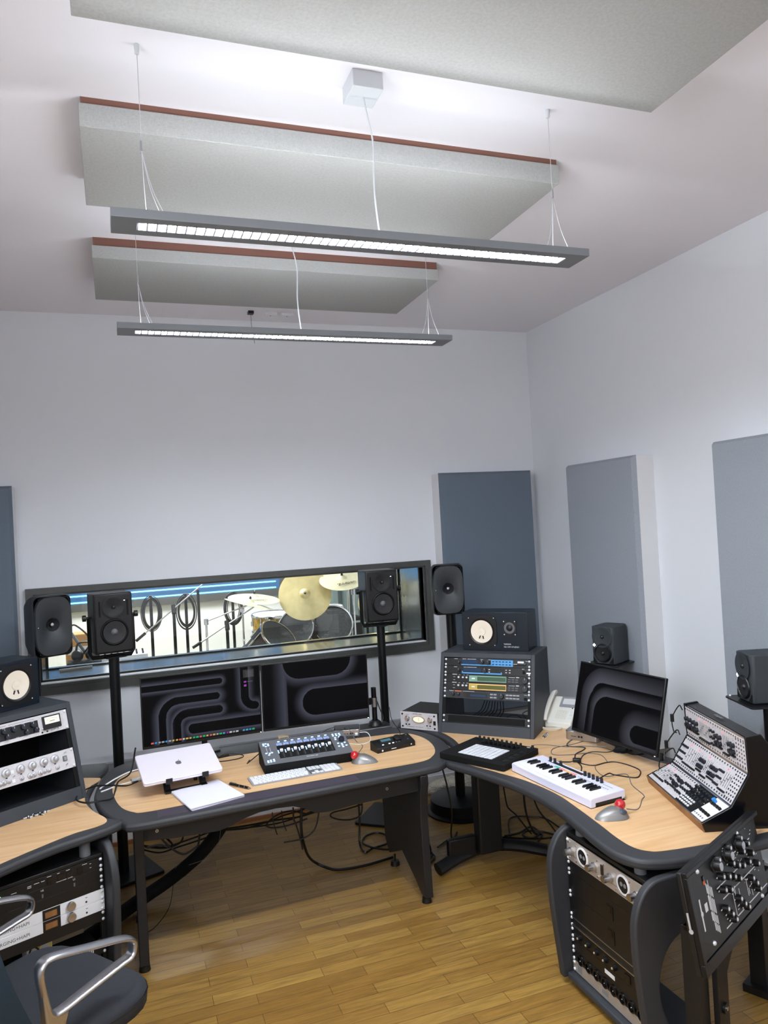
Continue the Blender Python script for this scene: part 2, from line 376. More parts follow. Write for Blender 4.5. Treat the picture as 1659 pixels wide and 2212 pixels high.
def pendant(x0,y,z,lab,lm='lamp_down'):
    L=1.558; W=.125; h=.026; t=thing('pendant_lamp',lab,'ceiling lamp',(x0+L/2,y,z),0,'long pendant lamps')
    hl=L/2; hw=W/2; ow=.026; ol=hl-.072
    b=MB().m('lamp_grey')
    o=rect(-hl,hl,-hw,hw); i=rect(-ol,ol,-ow,ow)
    b.ring(o,i,0,h,'z'); b.build('housing',t,bevel=.0015)
    # louvre: cells of cross blades in front of the tube
    b=MB().m('louvre'); n=52
    for k in range(n+1):
        x=-ol+2*ol*k/n; b.box(x-.0028,x+.0028,-ow,ow,.001,.0035)
    b.box(-ol,ol,-ow,-ow+.0015,.001,.02).box(-ol,ol,ow-.0015,ow,.001,.02).build('louvre',t)
    MB().m(lm).box(-ol+.02,ol-.02,-.014,.014,.007,.009).build('tube_light',t)
    MB().m('lamp_up_dim' if y<1 else 'lamp_up').box(-ol,ol,-.024,.024,h+.001,h+.003).build('uplight',t)
    for sx in (-1,1):
        wx=sx*(.685)-(.0 if sx>0 else 0); wy=0
        zc=CEIL-z; zk=.22
        MB().m('lamp_white').cyl((wx,wy,zc),(wx,wy,zc-.028),.008,.0065,12).build('ceiling_anchor',t)
        b=MB().m('alu_matte').cyl((wx,wy,zc-.02),(wx,wy,zk+.02),.0011,n=6); b.build('suspension_wire',t)
        MB().m('alu').cyl((wx,wy,zk),(wx,wy,zk+.03),.004,n=10).build('wire_clamp',t)
        b=MB().m('alu_matte')
        for dx,dy in ((-.055*sx,-.03),(.008,.03),(.045,-.02)):
            b.tube([(wx,wy,zk),(wx+dx*.4,wy+dy*.5,zk*.5),(wx+dx,wy+dy,h)],.0011,6,4)
        b.build('yoke_wire',t)
    MB().m('lamp_white').box(-.05,.05,-.055,.055,CEIL-z-.055,CEIL-z).build('ceiling_rose',t,bevel=.002)
    MB().m('lamp_white').tube([(0,0,CEIL-z-.05),(.012,.0,CEIL-z-.12),(.03,.01,.33),(.022,0,.18),(.03,0,.06),(.04,0,h)],.003,8,6).build('power_cable',t)
    MB().m('lamp_white').box(.0,.075,-.02,.02,h,h+.004).build('cable_plate',t)
    return t
pendant(.028,2.218,2.788,'nearer of the two long grey pendant lamps, hanging in front of the middle ceiling panel')
pendant(.048,3.375,2.788,'farther of the two long grey pendant lamps, above the two desk monitors','lamp_down_dim')
pendant(.030,-.10,2.788,'third long pendant lamp, added out of view above and behind the viewer for extra light','lamp_down_dim')  # extra pendant added out of view because the walls came out too dark
b=MB().m('black').box(.0,.035,-.02,.02,-.018,0).build('ceiling_hook',loc=(.87,4.78,CEIL)); tag(b,'small black hook on the ceiling with a thin wire, left of the little white boxes','hook')
MB().m('mid_grey').tube([(.018,0,-.018),(.02,0,-.1),(.04,.03,-.2)],.0014,6,4).build('wire',b)
for x,l in ((1.02,'little white sensor box on the ceiling beside the black hook'),(1.13,'little white sensor box on the ceiling, right one beside the lamp cable')):
    tag(MB().m('white').box(-.04,.04,-.025,.025,-.018,0).m('black').cyl((0,0,-.018),(0,0,-.02),.004).build('sensor_box',loc=(x,4.795,CEIL),bevel=.003),l,'sensor','white boxes on the ceiling')

# ================================================================ WALL PANELS
def wall_panel(o,rz,w,d,h,lab,fab='fabric_grey'):
    """local: x along wall, y into wall (front at y=0)"""
    t=thing('acoustic_wall_panel',lab,'acoustic panel',o,rz,'tall acoustic panels on the walls')
    MB().m('white_board').box(0,w,.028,d,0,h-.004).build('white_case',t,bevel=.002)
    c=.016
    b=MB().m(fab).add([(.0,.028,0),(w,.028,0),(w,.028,h),(.0,.028,h),(c,0,c),(w-c,0,c),(w-c,0,h-c),(c,0,h-c)],
        [(3,2,1,0),(4,5,6,7),(0,1,5,4),(1,2,6,5),(2,3,7,6),(3,0,4,7)]); b.build('fabric_front',t,smooth=20)
wall_panel((2.19,4.85,.5),0,.755,.15,1.745,'slate grey acoustic panel on the back wall, right of the window','fabric_slate')
wall_panel((-1.32,4.85,.5),0,.76,.15,1.745,'slate grey acoustic panel on the back wall at the left edge of the photo','fabric_slate')
wall_panel((2.90,4.356,.48),-PI/2,.708,.15,1.752,'grey acoustic panel on the right wall nearest the corner, with a wide white side')
wall_panel((2.90,3.037,.48),-PI/2,.708,.15,1.752,'grey acoustic panel on the right wall cut by the right edge of the photo')

# ================================================================ LIVE ROOM BEHIND THE GLASS
Y2=8.7
struct('wall_live_room_back',MB().m('booth_wall').box(-3,3.6,Y2,Y2+.1,0,3),'white back wall of the live room')
struct('wall_live_room_left',MB().m('booth_wall').box(-3.1,-3,Yb,Y2,0,3),'white left wall of the live room')
struct('wall_live_room_right',MB().m('booth_wall').box(3.2,3.3,Yb,Y2,0,3),'white right wall of the live room')
struct('wall_live_room_near',MB().m('booth_wall').box(-3.1,LW-.1,Yb-.1,Yb,0,3).box(RW+.1,3.3,Yb-.1,Yb,0,3),'live room side of the window wall')
struct('floor_live_room',MB().m('booth_floor').box(-3,3.3,Yb,Y2,-.06,0),'floor of the live room')
struct('ceiling_live_room',MB().m('booth_wall').box(-3,3.3,Yb,Y2,3,3.06),'ceiling of the live room')
b=MB().m('booth_light').box(-1,.9,-.5,.5,-.02,0).build('added_light_panel',loc=(.5,7.4,3)); tag(b,'bright panel lamp added unseen on the live room ceiling','ceiling lamp')  # glowing panel added above the visible part to light the live room
w2=struct('window_2',MB().m('frame_dark').ring(rect(-.9,1.85,1.14,2.3),rect(-.84,1.79,1.22,2.24),Y2-.06,Y2,'y'),'dark framed blue lit window on the far wall of the live room')
MB().m('blue_glow').box(-.84,1.79,Y2-.012,Y2-.004,1.22,2.24).build('pane',w2)
for z in (1.235,1.305,1.38):
    o=MB().m('tube_blue').cyl((-.8,0,0),(1.74,0,0),.008).build('light_tube',loc=(0,Y2-.04,z)); o.parent=w2
t=tag(MB().m('curtain').prism([(2.35+.06*k,Y2-.25-.05*(k%2)) for k in range(12)]+[(3.0,Y2-.2),(2.3,Y2-.2)],0,2.6).build('curtain',smooth=0),'grey green curtain at the right end of the live room','curtain')

def cymbal(c,r,nrm,lab,m='brass',bell=.03,txt=None,turn=0):
    n=Vector(nrm).normalized(); a=Vector((1,0,0)); a=(a-n*a.dot(n)).normalized(); bb=n.cross(a)
    M=Matrix(((a.x,bb.x,n.x,c[0]),(a.y,bb.y,n.y,c[1]),(a.z,bb.z,n.z,c[2]),(0,0,0,1)))@RZ(turn)
    t=thing('cymbal',lab,'cymbal',M=M,group='cymbals of the drum kit')
    pr=[(.006,bell),(.02,bell*.95),(.038,bell*.55),(.048,bell*.2),(.055,.004),(r*.6,-.006),(r,-.018),(r,-.0195),(r*.6,-.0085),(.05,.0),(.006,bell-.004)]
    MB().m(m).lathe(pr,48).build('plate',t,smooth=50)
    MB().m('rubber').cyl((0,0,bell),(0,0,bell+.022),.012,.009,12).m('chrome').cyl((0,0,bell+.02),(0,0,bell+.034),.004).build('wing_nut',t)
    if txt: MB().m('black').text(txt,.06,TM(0,-r*.55,.002)@RX(-.03)).build('lettering',t)
    return t
def stand_to(p,foot,lab,boom=None):
    t=thing('cymbal_stand',lab,'stand',(foot[0],foot[1],0),0,'chrome stands of the drum kit')
    q=(p[0]-foot[0],p[1]-foot[1],p[2]-.02)
    top=(0,0,q[2]-.12) if boom else (0,0,q[2])
    b=MB().m('chrome').cyl((0,0,.3),top,.010).cyl((0,0,.3),(0,0,.75),.015); b.build('column',t)
    MB().m('chrome').cyl(top,q,.006).build('boom',t)
    MB().m('chrome').cyl((top[0],top[1],top[2]-.03),(top[0],top[1],top[2]+.02),.02,n=10).build('tilter',t)
    for k in range(3):
        a=k*2*PI/3+.4; MB().m('chrome').cyl((0,0,.42),(.3*math.cos(a),.3*math.sin(a),.01),.008).build('leg',t)
def toCam(c,up=.0): 
    v=Vector((0,0,CAM_H))-Vector(c); v.normalize(); v.z+=up; return v
cymbal((1.66,6.9,1.285),.25,toCam((1.66,6.9,1.285),.25),'largest brass cymbal, tilted to face the window, in the middle of the drum kit',txt=None)
cymbal((1.17,6.85,1.30),.235,(.10,-.14,1),'pale cymbal lying nearly flat, left of the largest cymbal','brass_pale',txt='Zildjian',turn=.1)
cymbal((1.10,6.7,1.27),.22,(.30,-.02,1),'thin pale cymbal seen edge-on, lowest and farthest left','brass_pale')
cymbal((2.00,6.8,1.415),.215,(-.12,-.42,1),'pale cymbal high on the right, cut by the top of the window','brass_pale',txt='Zildjian',turn=.1)
cymbal((2.42,7.2,1.13),.19,(-.75,-.5,.2),'dark brass cymbal half hidden behind the right desk speaker','brass')
stand_to((1.66,6.9,1.285),(1.72,7.25),'chrome stand carrying the largest cymbal',1)
stand_to((1.17,6.85,1.30),(1.12,7.25),'chrome stand carrying the flat left cymbal',1)
stand_to((1.10,6.7,1.27),(.72,6.75),'chrome boom stand under the edge-on cymbal',1)
stand_to((2.0,6.8,1.415),(2.12,6.85),'chrome stand carrying the high right cymbal',1)
def drum(c,r,h,nrm,lab,shell='drum_wood',head='drumhead',lugs=8):
    n=Vector(nrm).normalized(); a=Vector((1,0,0)); a=(a-n*a.dot(n)).normalized(); bb=n.cross(a)
    M=Matrix(((a.x,bb.x,n.x,c[0]),(a.y,bb.y,n.y,c[1]),(a.z,bb.z,n.z,c[2]),(0,0,0,1)))
    t=thing('drum',lab,'drum',M=M,group='drums of the drum kit')
    MB().m(shell).lathe([(r*.97,-h),(r*.97,-.01)],40).build('shell',t)
    MB().m(head).lathe([(0.0001,.001),(r*.95,.0),(r*.95,-.012)],40).build('drumhead',t)
    for z in (0,-h): MB().m('chrome').lathe([(r*.95,z-.014),(r*1.03,z-.014),(r*1.035,z+.004),(r*1.0,z+.01),(r*.96,z+.008),(r*.95,z-.014)],40).build('hoop',t)
    for k in range(lugs):
        q=2*PI*k/lugs; x,y=math.cos(q)*r,math.sin(q)*r
        MB().m('chrome').cyl((x*1.0,y*1.0,.012),(x*1.0,y*1.0,-h*.45),.005,n=6).cyl((x,y,-h*.35),(x,y,-h*.62),.012,n=8).build('lug',t)
    return t
drum((1.93,6.95,.965),.19,.26,toCam((1.93,6.95,.965),.35),'right one of the two dark tom drums tilted towards the window')
drum((1.55,6.9,.975),.175,.25,toCam((1.55,6.9,.975),.35)+Vector((-.35,0,0)),'left one of the two dark tom drums tilted towards the window')
drum((1.36,6.75,.93),.19,.34,(.55,-.62,.75),'dark wooden tom leaning over at the left of the drum kit')
drum((1.40,7.2,1.09),.20,.16,(0,-.05,1),'gold snare drum with a white head at the back left of the kit','drum_gold','drumhead_white')
drum((1.98,7.3,1.10),.16,.18,(0,-.05,1),'gold tom at the back of the kit under the largest cymbal','drum_gold','drumhead_white')
t=drum((2.32,7.6,1.40),.11,.1,(0,-.05,1),'small gold timbale high behind the right cymbal','drum_gold','drumhead_white',6); MB().m('chrome').cyl((0,.07,-.10),(0,.07,-1.39),.012).build('stand_post',t)
def tripod_mic(x,y,h,lab,boomdir=None,coil=True):
    t=thing('microphone_stand',lab,'stand',(x,y,0),0,'microphone stands behind the glass')
    MB().m('black_metal').cyl((0,0,.1),(0,0,h),.014).build('column',t)
    for k in range(3):
        a=k*2*PI/3; MB().m('black_metal').cyl((0,0,.25),(.3*math.cos(a),.3*math.sin(a),.01),.009).build('leg',t)
    if boomdir:
        p0=Vector((0,0,h)); d=Vector(boomdir); MB().m('alu').cyl(tuple(p0+d*.55),tuple(p0-d*.45),.006).build('boom',t)
        MB().m('black').cyl(tuple(p0-d*.45),tuple(p0-d*.6),.013).build('grip',t)
        MB().m('black').cyl((0,-.02,h-.04),(0,.02,h+.03),.02).build('clutch',t)
    if coil:
        b=MB().m('rubber')
        for k in range(9):
            a=random.uniform(-.5,.5); s_=random.uniform(.8,1.15)
            b.tube([(s_*.085*math.cos(q)*math.cos(a),s_*.085*math.cos(q)*math.sin(a)-.03,h-.16+s_*.15*math.sin(q)) for q in [2*PI*i/14 for i in range(14)]],.0045,6,2,True)
        b.build('cable_coil',t)
tripod_mic(.60,7.3,1.34,'black mic stand with a big coil of cable, left of the cymbals',None)
tripod_mic(.76,7.75,1.34,'plain black upright stand touching the cable-hung mic stand',None,False)
tripod_mic(.28,7.2,1.36,'black mic stand with a small cable coil, just right of the left desk speaker',None)
tripod_mic(1.08,7.6,1.30,'black mic stand with cable coil standing behind the left cymbals',None)
tripod_mic(.46,6.9,1.25,'chrome boom stand pointing down to the left in front of the cable coil',(.55,0,.42),False)
tripod_mic(.88,6.6,1.10,'short chrome boom stand in front of the left cymbals',(.5,0,.28),False)
tripod_mic(2.36,7.2,1.18,'chrome straight stand at the right of the drum kit',None,False)
t=thing('drum_throne','black padded round drum stool low behind the glass','stool',(1.0,6.35,0))
MB().m('black').lathe([(.0001,.79),(.17,.79),(.2,.76),(.2,.72),(.17,.70),(.0001,.70)],28).build('seat',t); MB().m('chrome').cyl((0,0,.0),(0,0,.7),.02).build('post',t)
t=thing('audio_case','black flight case standing on the floor by the right stand','case',(2.25,7.9,0)); MB().m('black').box(-.22,.22,-.2,.2,0,.92).build('body',t,bevel=.01); MB().m('alu').box(-.225,.225,-.205,-.195,.86,.88).build('edge_strip',t)
t=thing('electric_piano','orange wooden cabinet with small keyboard at the left of the live room','cabinet',(-.28,6.7,0)); MB().m('orange_wood').box(-.14,.30,-.1,.1,0,1.14).build('body',t,bevel=.01); MB().m('mark_white').box(-.12,.26,-.12,-.1,.98,1.04).build('name_strip',t)
t=thing('desk_lamp','grey jointed lamp arm rising beside the orange cabinet','lamp',(-.22,6.35,.0)); MB().m('mid_grey').cyl((0,0,.95),(-.16,0,1.22),.012).build('arm',t); MB().m('black').cyl((0,0,0),(0,0,.95),.02).build('post',t); MB().m('black').cyl((-.02,-.02,.93),(.02,.02,1.0),.03).build('joint',t); MB().m('black').tube([(-.16,0,1.22),(-.1,-.02,1.24),(.0,0,1.1),(-.12,-.03,.95)],.007,6,5).build('cable',t)
t=thing('light_reflector','silver blue curved reflector shade hanging behind the left big speaker','reflector',(-.20,7.3,1.33)); MB().m('alu_matte').lathe([(.20,-.12),(.19,0),(.13,.13),(.03,.19)],20,a0=-1.2,a1=1.2).build('shade',t); MB().m('alu').cyl((0,0,.19),(0,0,1.67),.006).build('rod',t)
t=tag(MB().m('white').box(-.10,.10,-.03,.03,0,.012).m('cream').box(-.10,.10,-.03,-.026,.0,.02).build('leaflet_pile',loc=(-.285,5.40,WZ0),rz=.12),'flat pile of white papers on the inner window sill','papers')
t=thing('mixer','grey mixing console with small knobs seen low through the window','mixer',(-.02,6.3,0)); MB().m('alu_matte').box(-.22,.22,-.12,.12,.93,.99).build('body',t,bevel=.006)
b=MB().m('black')
for i in range(9):
    for j in range(4): b.cyl((-.19+.047*i,-.09+.055*j,.99),(-.19+.047*i,-.09+.055*j,1.005),.007,n=8)
tag(b.build('knob_rows',t),kind='stuff'); MB().m('mid_grey').box(-.02,.02,-.02,.02,0,.93).build('post',t)
t=thing('headphones','black headphones lying beside the mixer behind the glass','headphones',(-.26,6.15,0)); MB().m('black').sphere((-.05,0,1.03),.045).sphere((.05,0,1.03),.045).build('ear_cups',t); MB().m('black').tube([(-.06,0,1.05),(-.04,0,1.12),(.04,0,1.12),(.06,0,1.05)],.008,8,5).build('headband',t); MB().m('black_matte').box(-.12,.12,-.08,.08,0,.99).build('pedestal',t)

# ================================================================ DESKS
def desk_top(t,outer,inner,zt=T,th=.036,sub=6):
    O=cr2(outer,sub); MB().m('rim').prism(O,zt-th,zt).build('edge_top',t,bevel=.012,segs=3,smooth=50)
    MB().m('beech').prism(cr2(inner,sub),zt-.004,zt+.0012).build('wood_inlay',t,smooth=0)
t=thing('desk','middle desk with rounded ends carrying the two monitors','desk',(0,0,0),0,'studio desks')
desk_top(t,[(.05,3.392),(.5,3.408),(1.0,3.432),(1.38,3.452),(1.50,3.478),(1.60,3.585),(1.655,3.74),(1.668,3.93),(1.61,4.11),(1.49,4.27),(1.30,4.36),(.8,4.365),(.2,4.365),(-.02,4.33),(-.11,4.17),(-.148,3.93),(-.143,3.776),(-.102,3.60),(-.03,3.45)],
 [(.083,3.522),(.37,3.535),(.764,3.545),(1.1,3.553),(1.40,3.556),(1.50,3.61),(1.562,3.72),(1.59,3.87),(1.575,4.0),(1.517,4.085),(1.35,4.12),(1.0,4.14),(.5,4.16),(.1,4.16),(-.02,4.10),(-.065,3.954),(-.06,3.80),(-.03,3.64),(.02,3.55)])
# purple-grey worn strip along the front edge
MB().m('vinyl_purple').prism([(.12,3.428),(.6,3.44),(1.05,3.458),(1.05,3.533),(.6,3.528),(.12,3.512)],T-.0005,T+.0006).build('edge_pad',t)
prof=[(.055,.644),(.055,.565),(.20,.552),(.38,.548),(.44,.560),(.50,.583),(.57,.598),(.65,.602),(.73,.597),(.79,.575),(.84,.545),(.90,.541),(1.05,.552),(1.39,.56),(1.39,.644)]
MB().m('desk_black').prism(prof,3.495,3.515,'y').build('modesty_panel',t)
for x in (.115,1.20): MB().m('alu').cyl((x,3.490,.600),(x,3.498,.600),.007,n=14).m('black').cyl((x,3.489,.600),(x,3.491,.600),.003,n=8).build('bolt',t)
lp=[(3.455,.644),(3.452,.60),(3.47,.55),(3.485,.42),(3.475,.2),(3.468,.035),(3.53,.035),(3.60,.075),(3.80,.16),(3.90,.10),(3.99,.06),(4.05,.12),(4.06,.3),(4.10,.5),(4.14,.644)]
for x in (.016,1.365):
    lg=MB().m('desk_black').prism(lp,x,x+.042,'x').build('leg',t,bevel=.004)
    for y in (3.51,3.96): MB().m('rubber').cyl((x+.021,y,0),(x+.021,y,.024),.026,.022,18).cyl((x+.021,y,.02),(x+.021,y,.06),.006).build('glide',lg)
MB().m('desk_black').box(.06,1.365,4.07,4.09,.47,.644).build('rear_panel',t)

t=thing('desk','right desk with a curved front edge carrying the white keyboard','desk',(0,0,0),0,'studio desks')
desk_top(t,[(1.527,3.500),(1.585,3.33),(1.647,3.12),(1.681,2.93),(1.682,2.75),(1.66,2.56),(1.637,2.40),(1.632,2.28),(1.665,2.195),(1.74,2.15),(1.87,2.125),(2.2,2.115),(2.50,2.13),(2.60,2.22),(2.61,2.6),(2.53,2.95),(2.485,3.3),(2.46,3.75),(2.38,4.02),(2.15,4.27),(1.87,4.40),(1.66,4.39),(1.57,4.30),(1.565,4.24),(1.64,4.11),(1.69,3.93),(1.677,3.74),(1.62,3.575)],
 [(1.60,3.44),(1.67,3.24),(1.735,3.06),(1.764,2.853),(1.752,2.68),(1.732,2.50),(1.716,2.38),(1.715,2.29),(1.74,2.237),(1.80,2.208),(2.02,2.18),(2.35,2.17),(2.48,2.24),(2.50,2.55),(2.45,2.85),(2.40,3.1),(2.39,3.5),(2.37,3.72),(2.2,4.05),(1.95,4.28),(1.75,4.30),(1.70,4.16),(1.728,3.93),(1.713,3.74),(1.655,3.57)])
MB().m('black').box(1.80,1.94,3.72,3.80,.06,.644).build('leg_column',t,bevel=.012)
b=MB().m('black').tube([(1.55,3.74,.03),(1.70,3.78,.055),(1.87,3.80,.07),(2.03,3.76,.06),(2.19,3.68,.03)],.035,10,5,flat=.8); b.build('foot_bar',t)
b=MB().m('black').box(1.63,1.80,3.76,3.80,.05,.16).build('base_plate',t,bevel=.01)

t=thing('desk','left desk reaching out of the left edge of the photo','desk',(0,0,0),0,'studio desks')
desk_top(t,[(-.012,3.478),(-.06,3.425),(-.16,3.368),(-.30,3.30),(-.469,3.175),(-.7,2.96),(-.95,2.62),(-1.1,2.35),(-1.3,2.25),(-1.41,2.4),(-1.41,3.2),(-1.41,3.9),(-1.2,4.22),(-.8,4.42),(-.4,4.45),(-.15,4.42),(-.09,4.36),(-.135,4.17),(-.170,3.93),(-.165,3.776),(-.125,3.60),(-.06,3.515)],
 [(-.471,3.229),(-.32,3.345),(-.216,3.415),(-.129,3.447),(-.092,3.482),(-.098,3.54),(-.150,3.654),(-.186,3.79),(-.188,3.925),(-.168,4.03),(-.128,4.105),(-.148,4.146),(-.3,4.20),(-.7,4.20),(-1.1,4.0),(-1.32,3.6),(-1.32,2.6),(-1.15,2.5),(-.95,2.78),(-.7,3.03)])
MB().m('desk_black').box(-.12,-.08,3.50,3.95,.03,.644).build('leg',t,bevel=.004)
MB().m('desk_black').box(-1.35,-1.31,2.6,3.5,.0,.644).build('leg',t,bevel=.004)

# ================================================================ SPEAKERS
def woofer(b,c,r,cone='cone_black',cap=None):
    """concentric driver on face drawing, b.M already FRONT"""
    x,y=c
    b.m('rubber').lathe([(r*1.12,.0),(r*1.12,.004),(r*1.02,.008),(r*.95,.004),(r*.90,.001)],36,(x,y,0))
    b.m(cone).lathe([(r*.92,.0055),(r*.62,.0032),(r*.3,.0012),(r*.26,.0012)],36,(x,y,0))
    b.m(cap or cone).lathe([(r*.27,.0012),(r*.2,.008),(r*.1,.012),(.00001,.013)],24,(x,y,0))
def ns10(o,rz,M_label,sz=1.0,flip=False):
    w_,d_,h_=.40*sz,.19*sz,.226*sz
    t=thing('bookshelf_speaker',M_label,'speaker',o,rz,'black speakers with a white cone')
    MB().m('navy_black').box(0,w_,0,d_,0,h_).build('cabinet',t,bevel=.003)
    b=MB().at(TM(0,-.0005,0)@FRONT); R=.076*sz; cx,cy=(w_-.122*sz if flip else .122*sz),h_*.5
    b.m('black'); pts=rr(cx-R*1.22,cx+R*1.22,cy-R*1.25,cy+R*1.25,R*.6,5); b.ring(pts,[(cx+R*1.02*math.cos(math.atan2(q-cy,p-cx)),cy+R*1.02*math.sin(math.atan2(q-cy,p-cx))) for p,q in pts],0,.006)
    for sx in (-1,1):
        for sy in (-1,1): b.m('screw').cyl((cx+sx*R*1.02,cy+sy*R*1.05,.006),(cx+sx*R*1.02,cy+sy*R*1.05,.008),.003,n=8)
    b.build('woofer_frame',t)
    b=MB().at(TM(0,-.0005,0)@FRONT); b.m('rubber').lathe([(R*1.03,.004),(R*1.0,.009),(R*.9,.006),(R*.86,.0015)],40,(cx,cy,0))
    b.m('cone_white').lathe([(R*.88,.0015),(R*.6,.000),(R*.33,-.0022),(R*.31,-.003)],40,(cx,cy,.004))
    b.m('cone_white').lathe([(R*.31,-.003),(R*.29,.0015),(R*.25,.0005),(R*.15,.002),(.00001,.003)],28,(cx,cy,.004))
    b.m('drum_wood')
    for a in (-1.95,-1.35): b.at(TM(0,-.0005,0)@FRONT@TM(cx+R*.47*math.cos(a),cy+R*.47*math.sin(a),0)@RZ(a)).box(-.009,.009,-.003,.003,0,.0062)
    b.build('woofer_cone',t,smooth=50)
    b=MB().at(TM(0,-.0005,0)@FRONT); tx,ty=(w_-.293*sz if flip else .293*sz),h_*.60; q=.040*sz
    b.m('black').prism(rr(tx-q,tx+q,ty-q*1.12,ty+q*1.12,.008),0,.005)
    b.m('mid_grey').lathe([(q*.82,.005),(q*.82,.008),(q*.52,.008),(q*.50,.0055)],28,(tx,ty,0))
    b.m('cone_black').lathe([(q*.5,.0055),(q*.42,.0055),(q*.38,.008),(q*.2,.012),(.00001,.013)],24,(tx,ty,0))
    for sx in (-1,1):
        for sy in (-1,1): b.m('screw').cyl((tx+sx*q*.82,ty+sy*q*.95,.005),(tx+sx*q*.82,ty+sy*q*.95,.007),.0035,n=8)
    b.build('tweeter',t)
    lx=.04 if flip else .252; b=MB().m('mark_white'); b.text('YAMAHA',.0125*sz,TM(lx*sz,-.001,.040*sz)@FRONT,align='LEFT',sx=.85); b.text('NS-10M STUDIO',.0115*sz,TM(lx*sz,-.001,.024*sz)@FRONT,align='LEFT',sx=1.1)
    b.build('lettering',t); return t

def coax_speaker(o,rz,lab,w_=.205,d_=.215,h_=.318,tilt=0):
    """curved one-eyed speaker with waveguide front; origin bottom centre of the front face"""
    t=thing('studio_monitor',lab,'speaker',o,rz,'charcoal one-eyed speakers with rounded cabinets')
    # body: stack of rounded rectangles from the back to the front
    def sec(y,sx,sz,r):
        return [(p,y,q+h_/2) for p,q in rr(-w_/2*sx,w_/2*sx,-h_/2*sz,h_/2*sz,r,5)]
    secs=[sec(d_,.70,.72,.04),sec(d_*.85,.86,.86,.045),sec(d_*.5,.99,.97,.04),sec(d_*.2,1.03,1.02,.035),sec(.012,1.0,1.0,.03),sec(0,.95,.965,.03)]
    n=len(secs[0]); vs=[p for s_ in secs for p in s_]; fs=[tuple(range(n))]
    for k in range(len(secs)-1):
        for i in range(n): fs.append((k*n+i,(k+1)*n+i,(k+1)*n+(i+1)%n,k*n+(i+1)%n))
    b=MB().m('speaker_charcoal').add(vs,fs); b.build('cabinet',t,smooth=60)
    # waveguide: grid with dip around the coaxial driver
    b=MB().m('speaker_charcoal'); N=28; K=34; fx,fz=w_*.462,h_*.468; cz=h_*.52; rc=.036
    V=[];Fc=[]
    for i in range(N+1):
        ang=2*PI*i/N
        for k in range(K+1):
            s_=k/K; ex=abs(math.cos(ang))**.55*math.copysign(1,math.cos(ang)); ez=abs(math.sin(ang))**.55*math.copysign(1,math.sin(ang))
            ox,oz=fx*ex,fz*ez+(h_*.5-cz); ix,iz=rc*math.cos(ang),rc*math.sin(ang)
            x=ix+(ox-ix)*s_; z=iz+(oz-iz)*s_; V.append((x,-.016+.020*(1-s_)**2.2,cz+z))
    for i in range(N):
        for k in range(K): Fc.append((i*(K+1)+k,i*(K+1)+k+1,(i+1)*(K+1)+k+1,(i+1)*(K+1)+k))
    b.add(V,Fc)
    edge=[V[i*(K+1)+K] for i in range(N)]
    b.add(edge+[(p[0]*1.04,.004,(p[2]-h_/2)*1.03+h_/2) for p in edge],[(i,(i+1)%N,N+(i+1)%N,N+i) for i in range(N)])
    b.build('waveguide',t,smooth=70)
    b=MB().at(TM(0,.004,cz)@FRONT).m('cone_black').lathe([(rc,0),(rc*.8,-.012),(rc*.35,-.024),(rc*.3,-.02)],28); b.m('alu_matte').sphere((0,0,-.010),.0095,12); b.build('driver',t,smooth=60)
    for sz,zz in ((1,h_*.965),(-1,h_*.035)):
        MB().m('black_matte').tube([(-w_*.36,-.006,zz-sz*.016),(-w_*.3,-.008,zz-sz*.002),(w_*.3,-.008,zz-sz*.002),(w_*.41,-.004,zz-sz*.014),(w_*.44,.0,zz-sz*.045)],.0035,6,4).build('bass_slot',t)
    b=MB().m('mark_white').text('GENELEC',.0115,TM(0.004,-.0145,.028)@FRONT,sx=1.15); b.build('lettering',t)
    MB().m('led_green' if False else 'led_white').sphere((-w_*.40,-.0135,h_*.50),.0022,8).build('power_light',t)
    return t
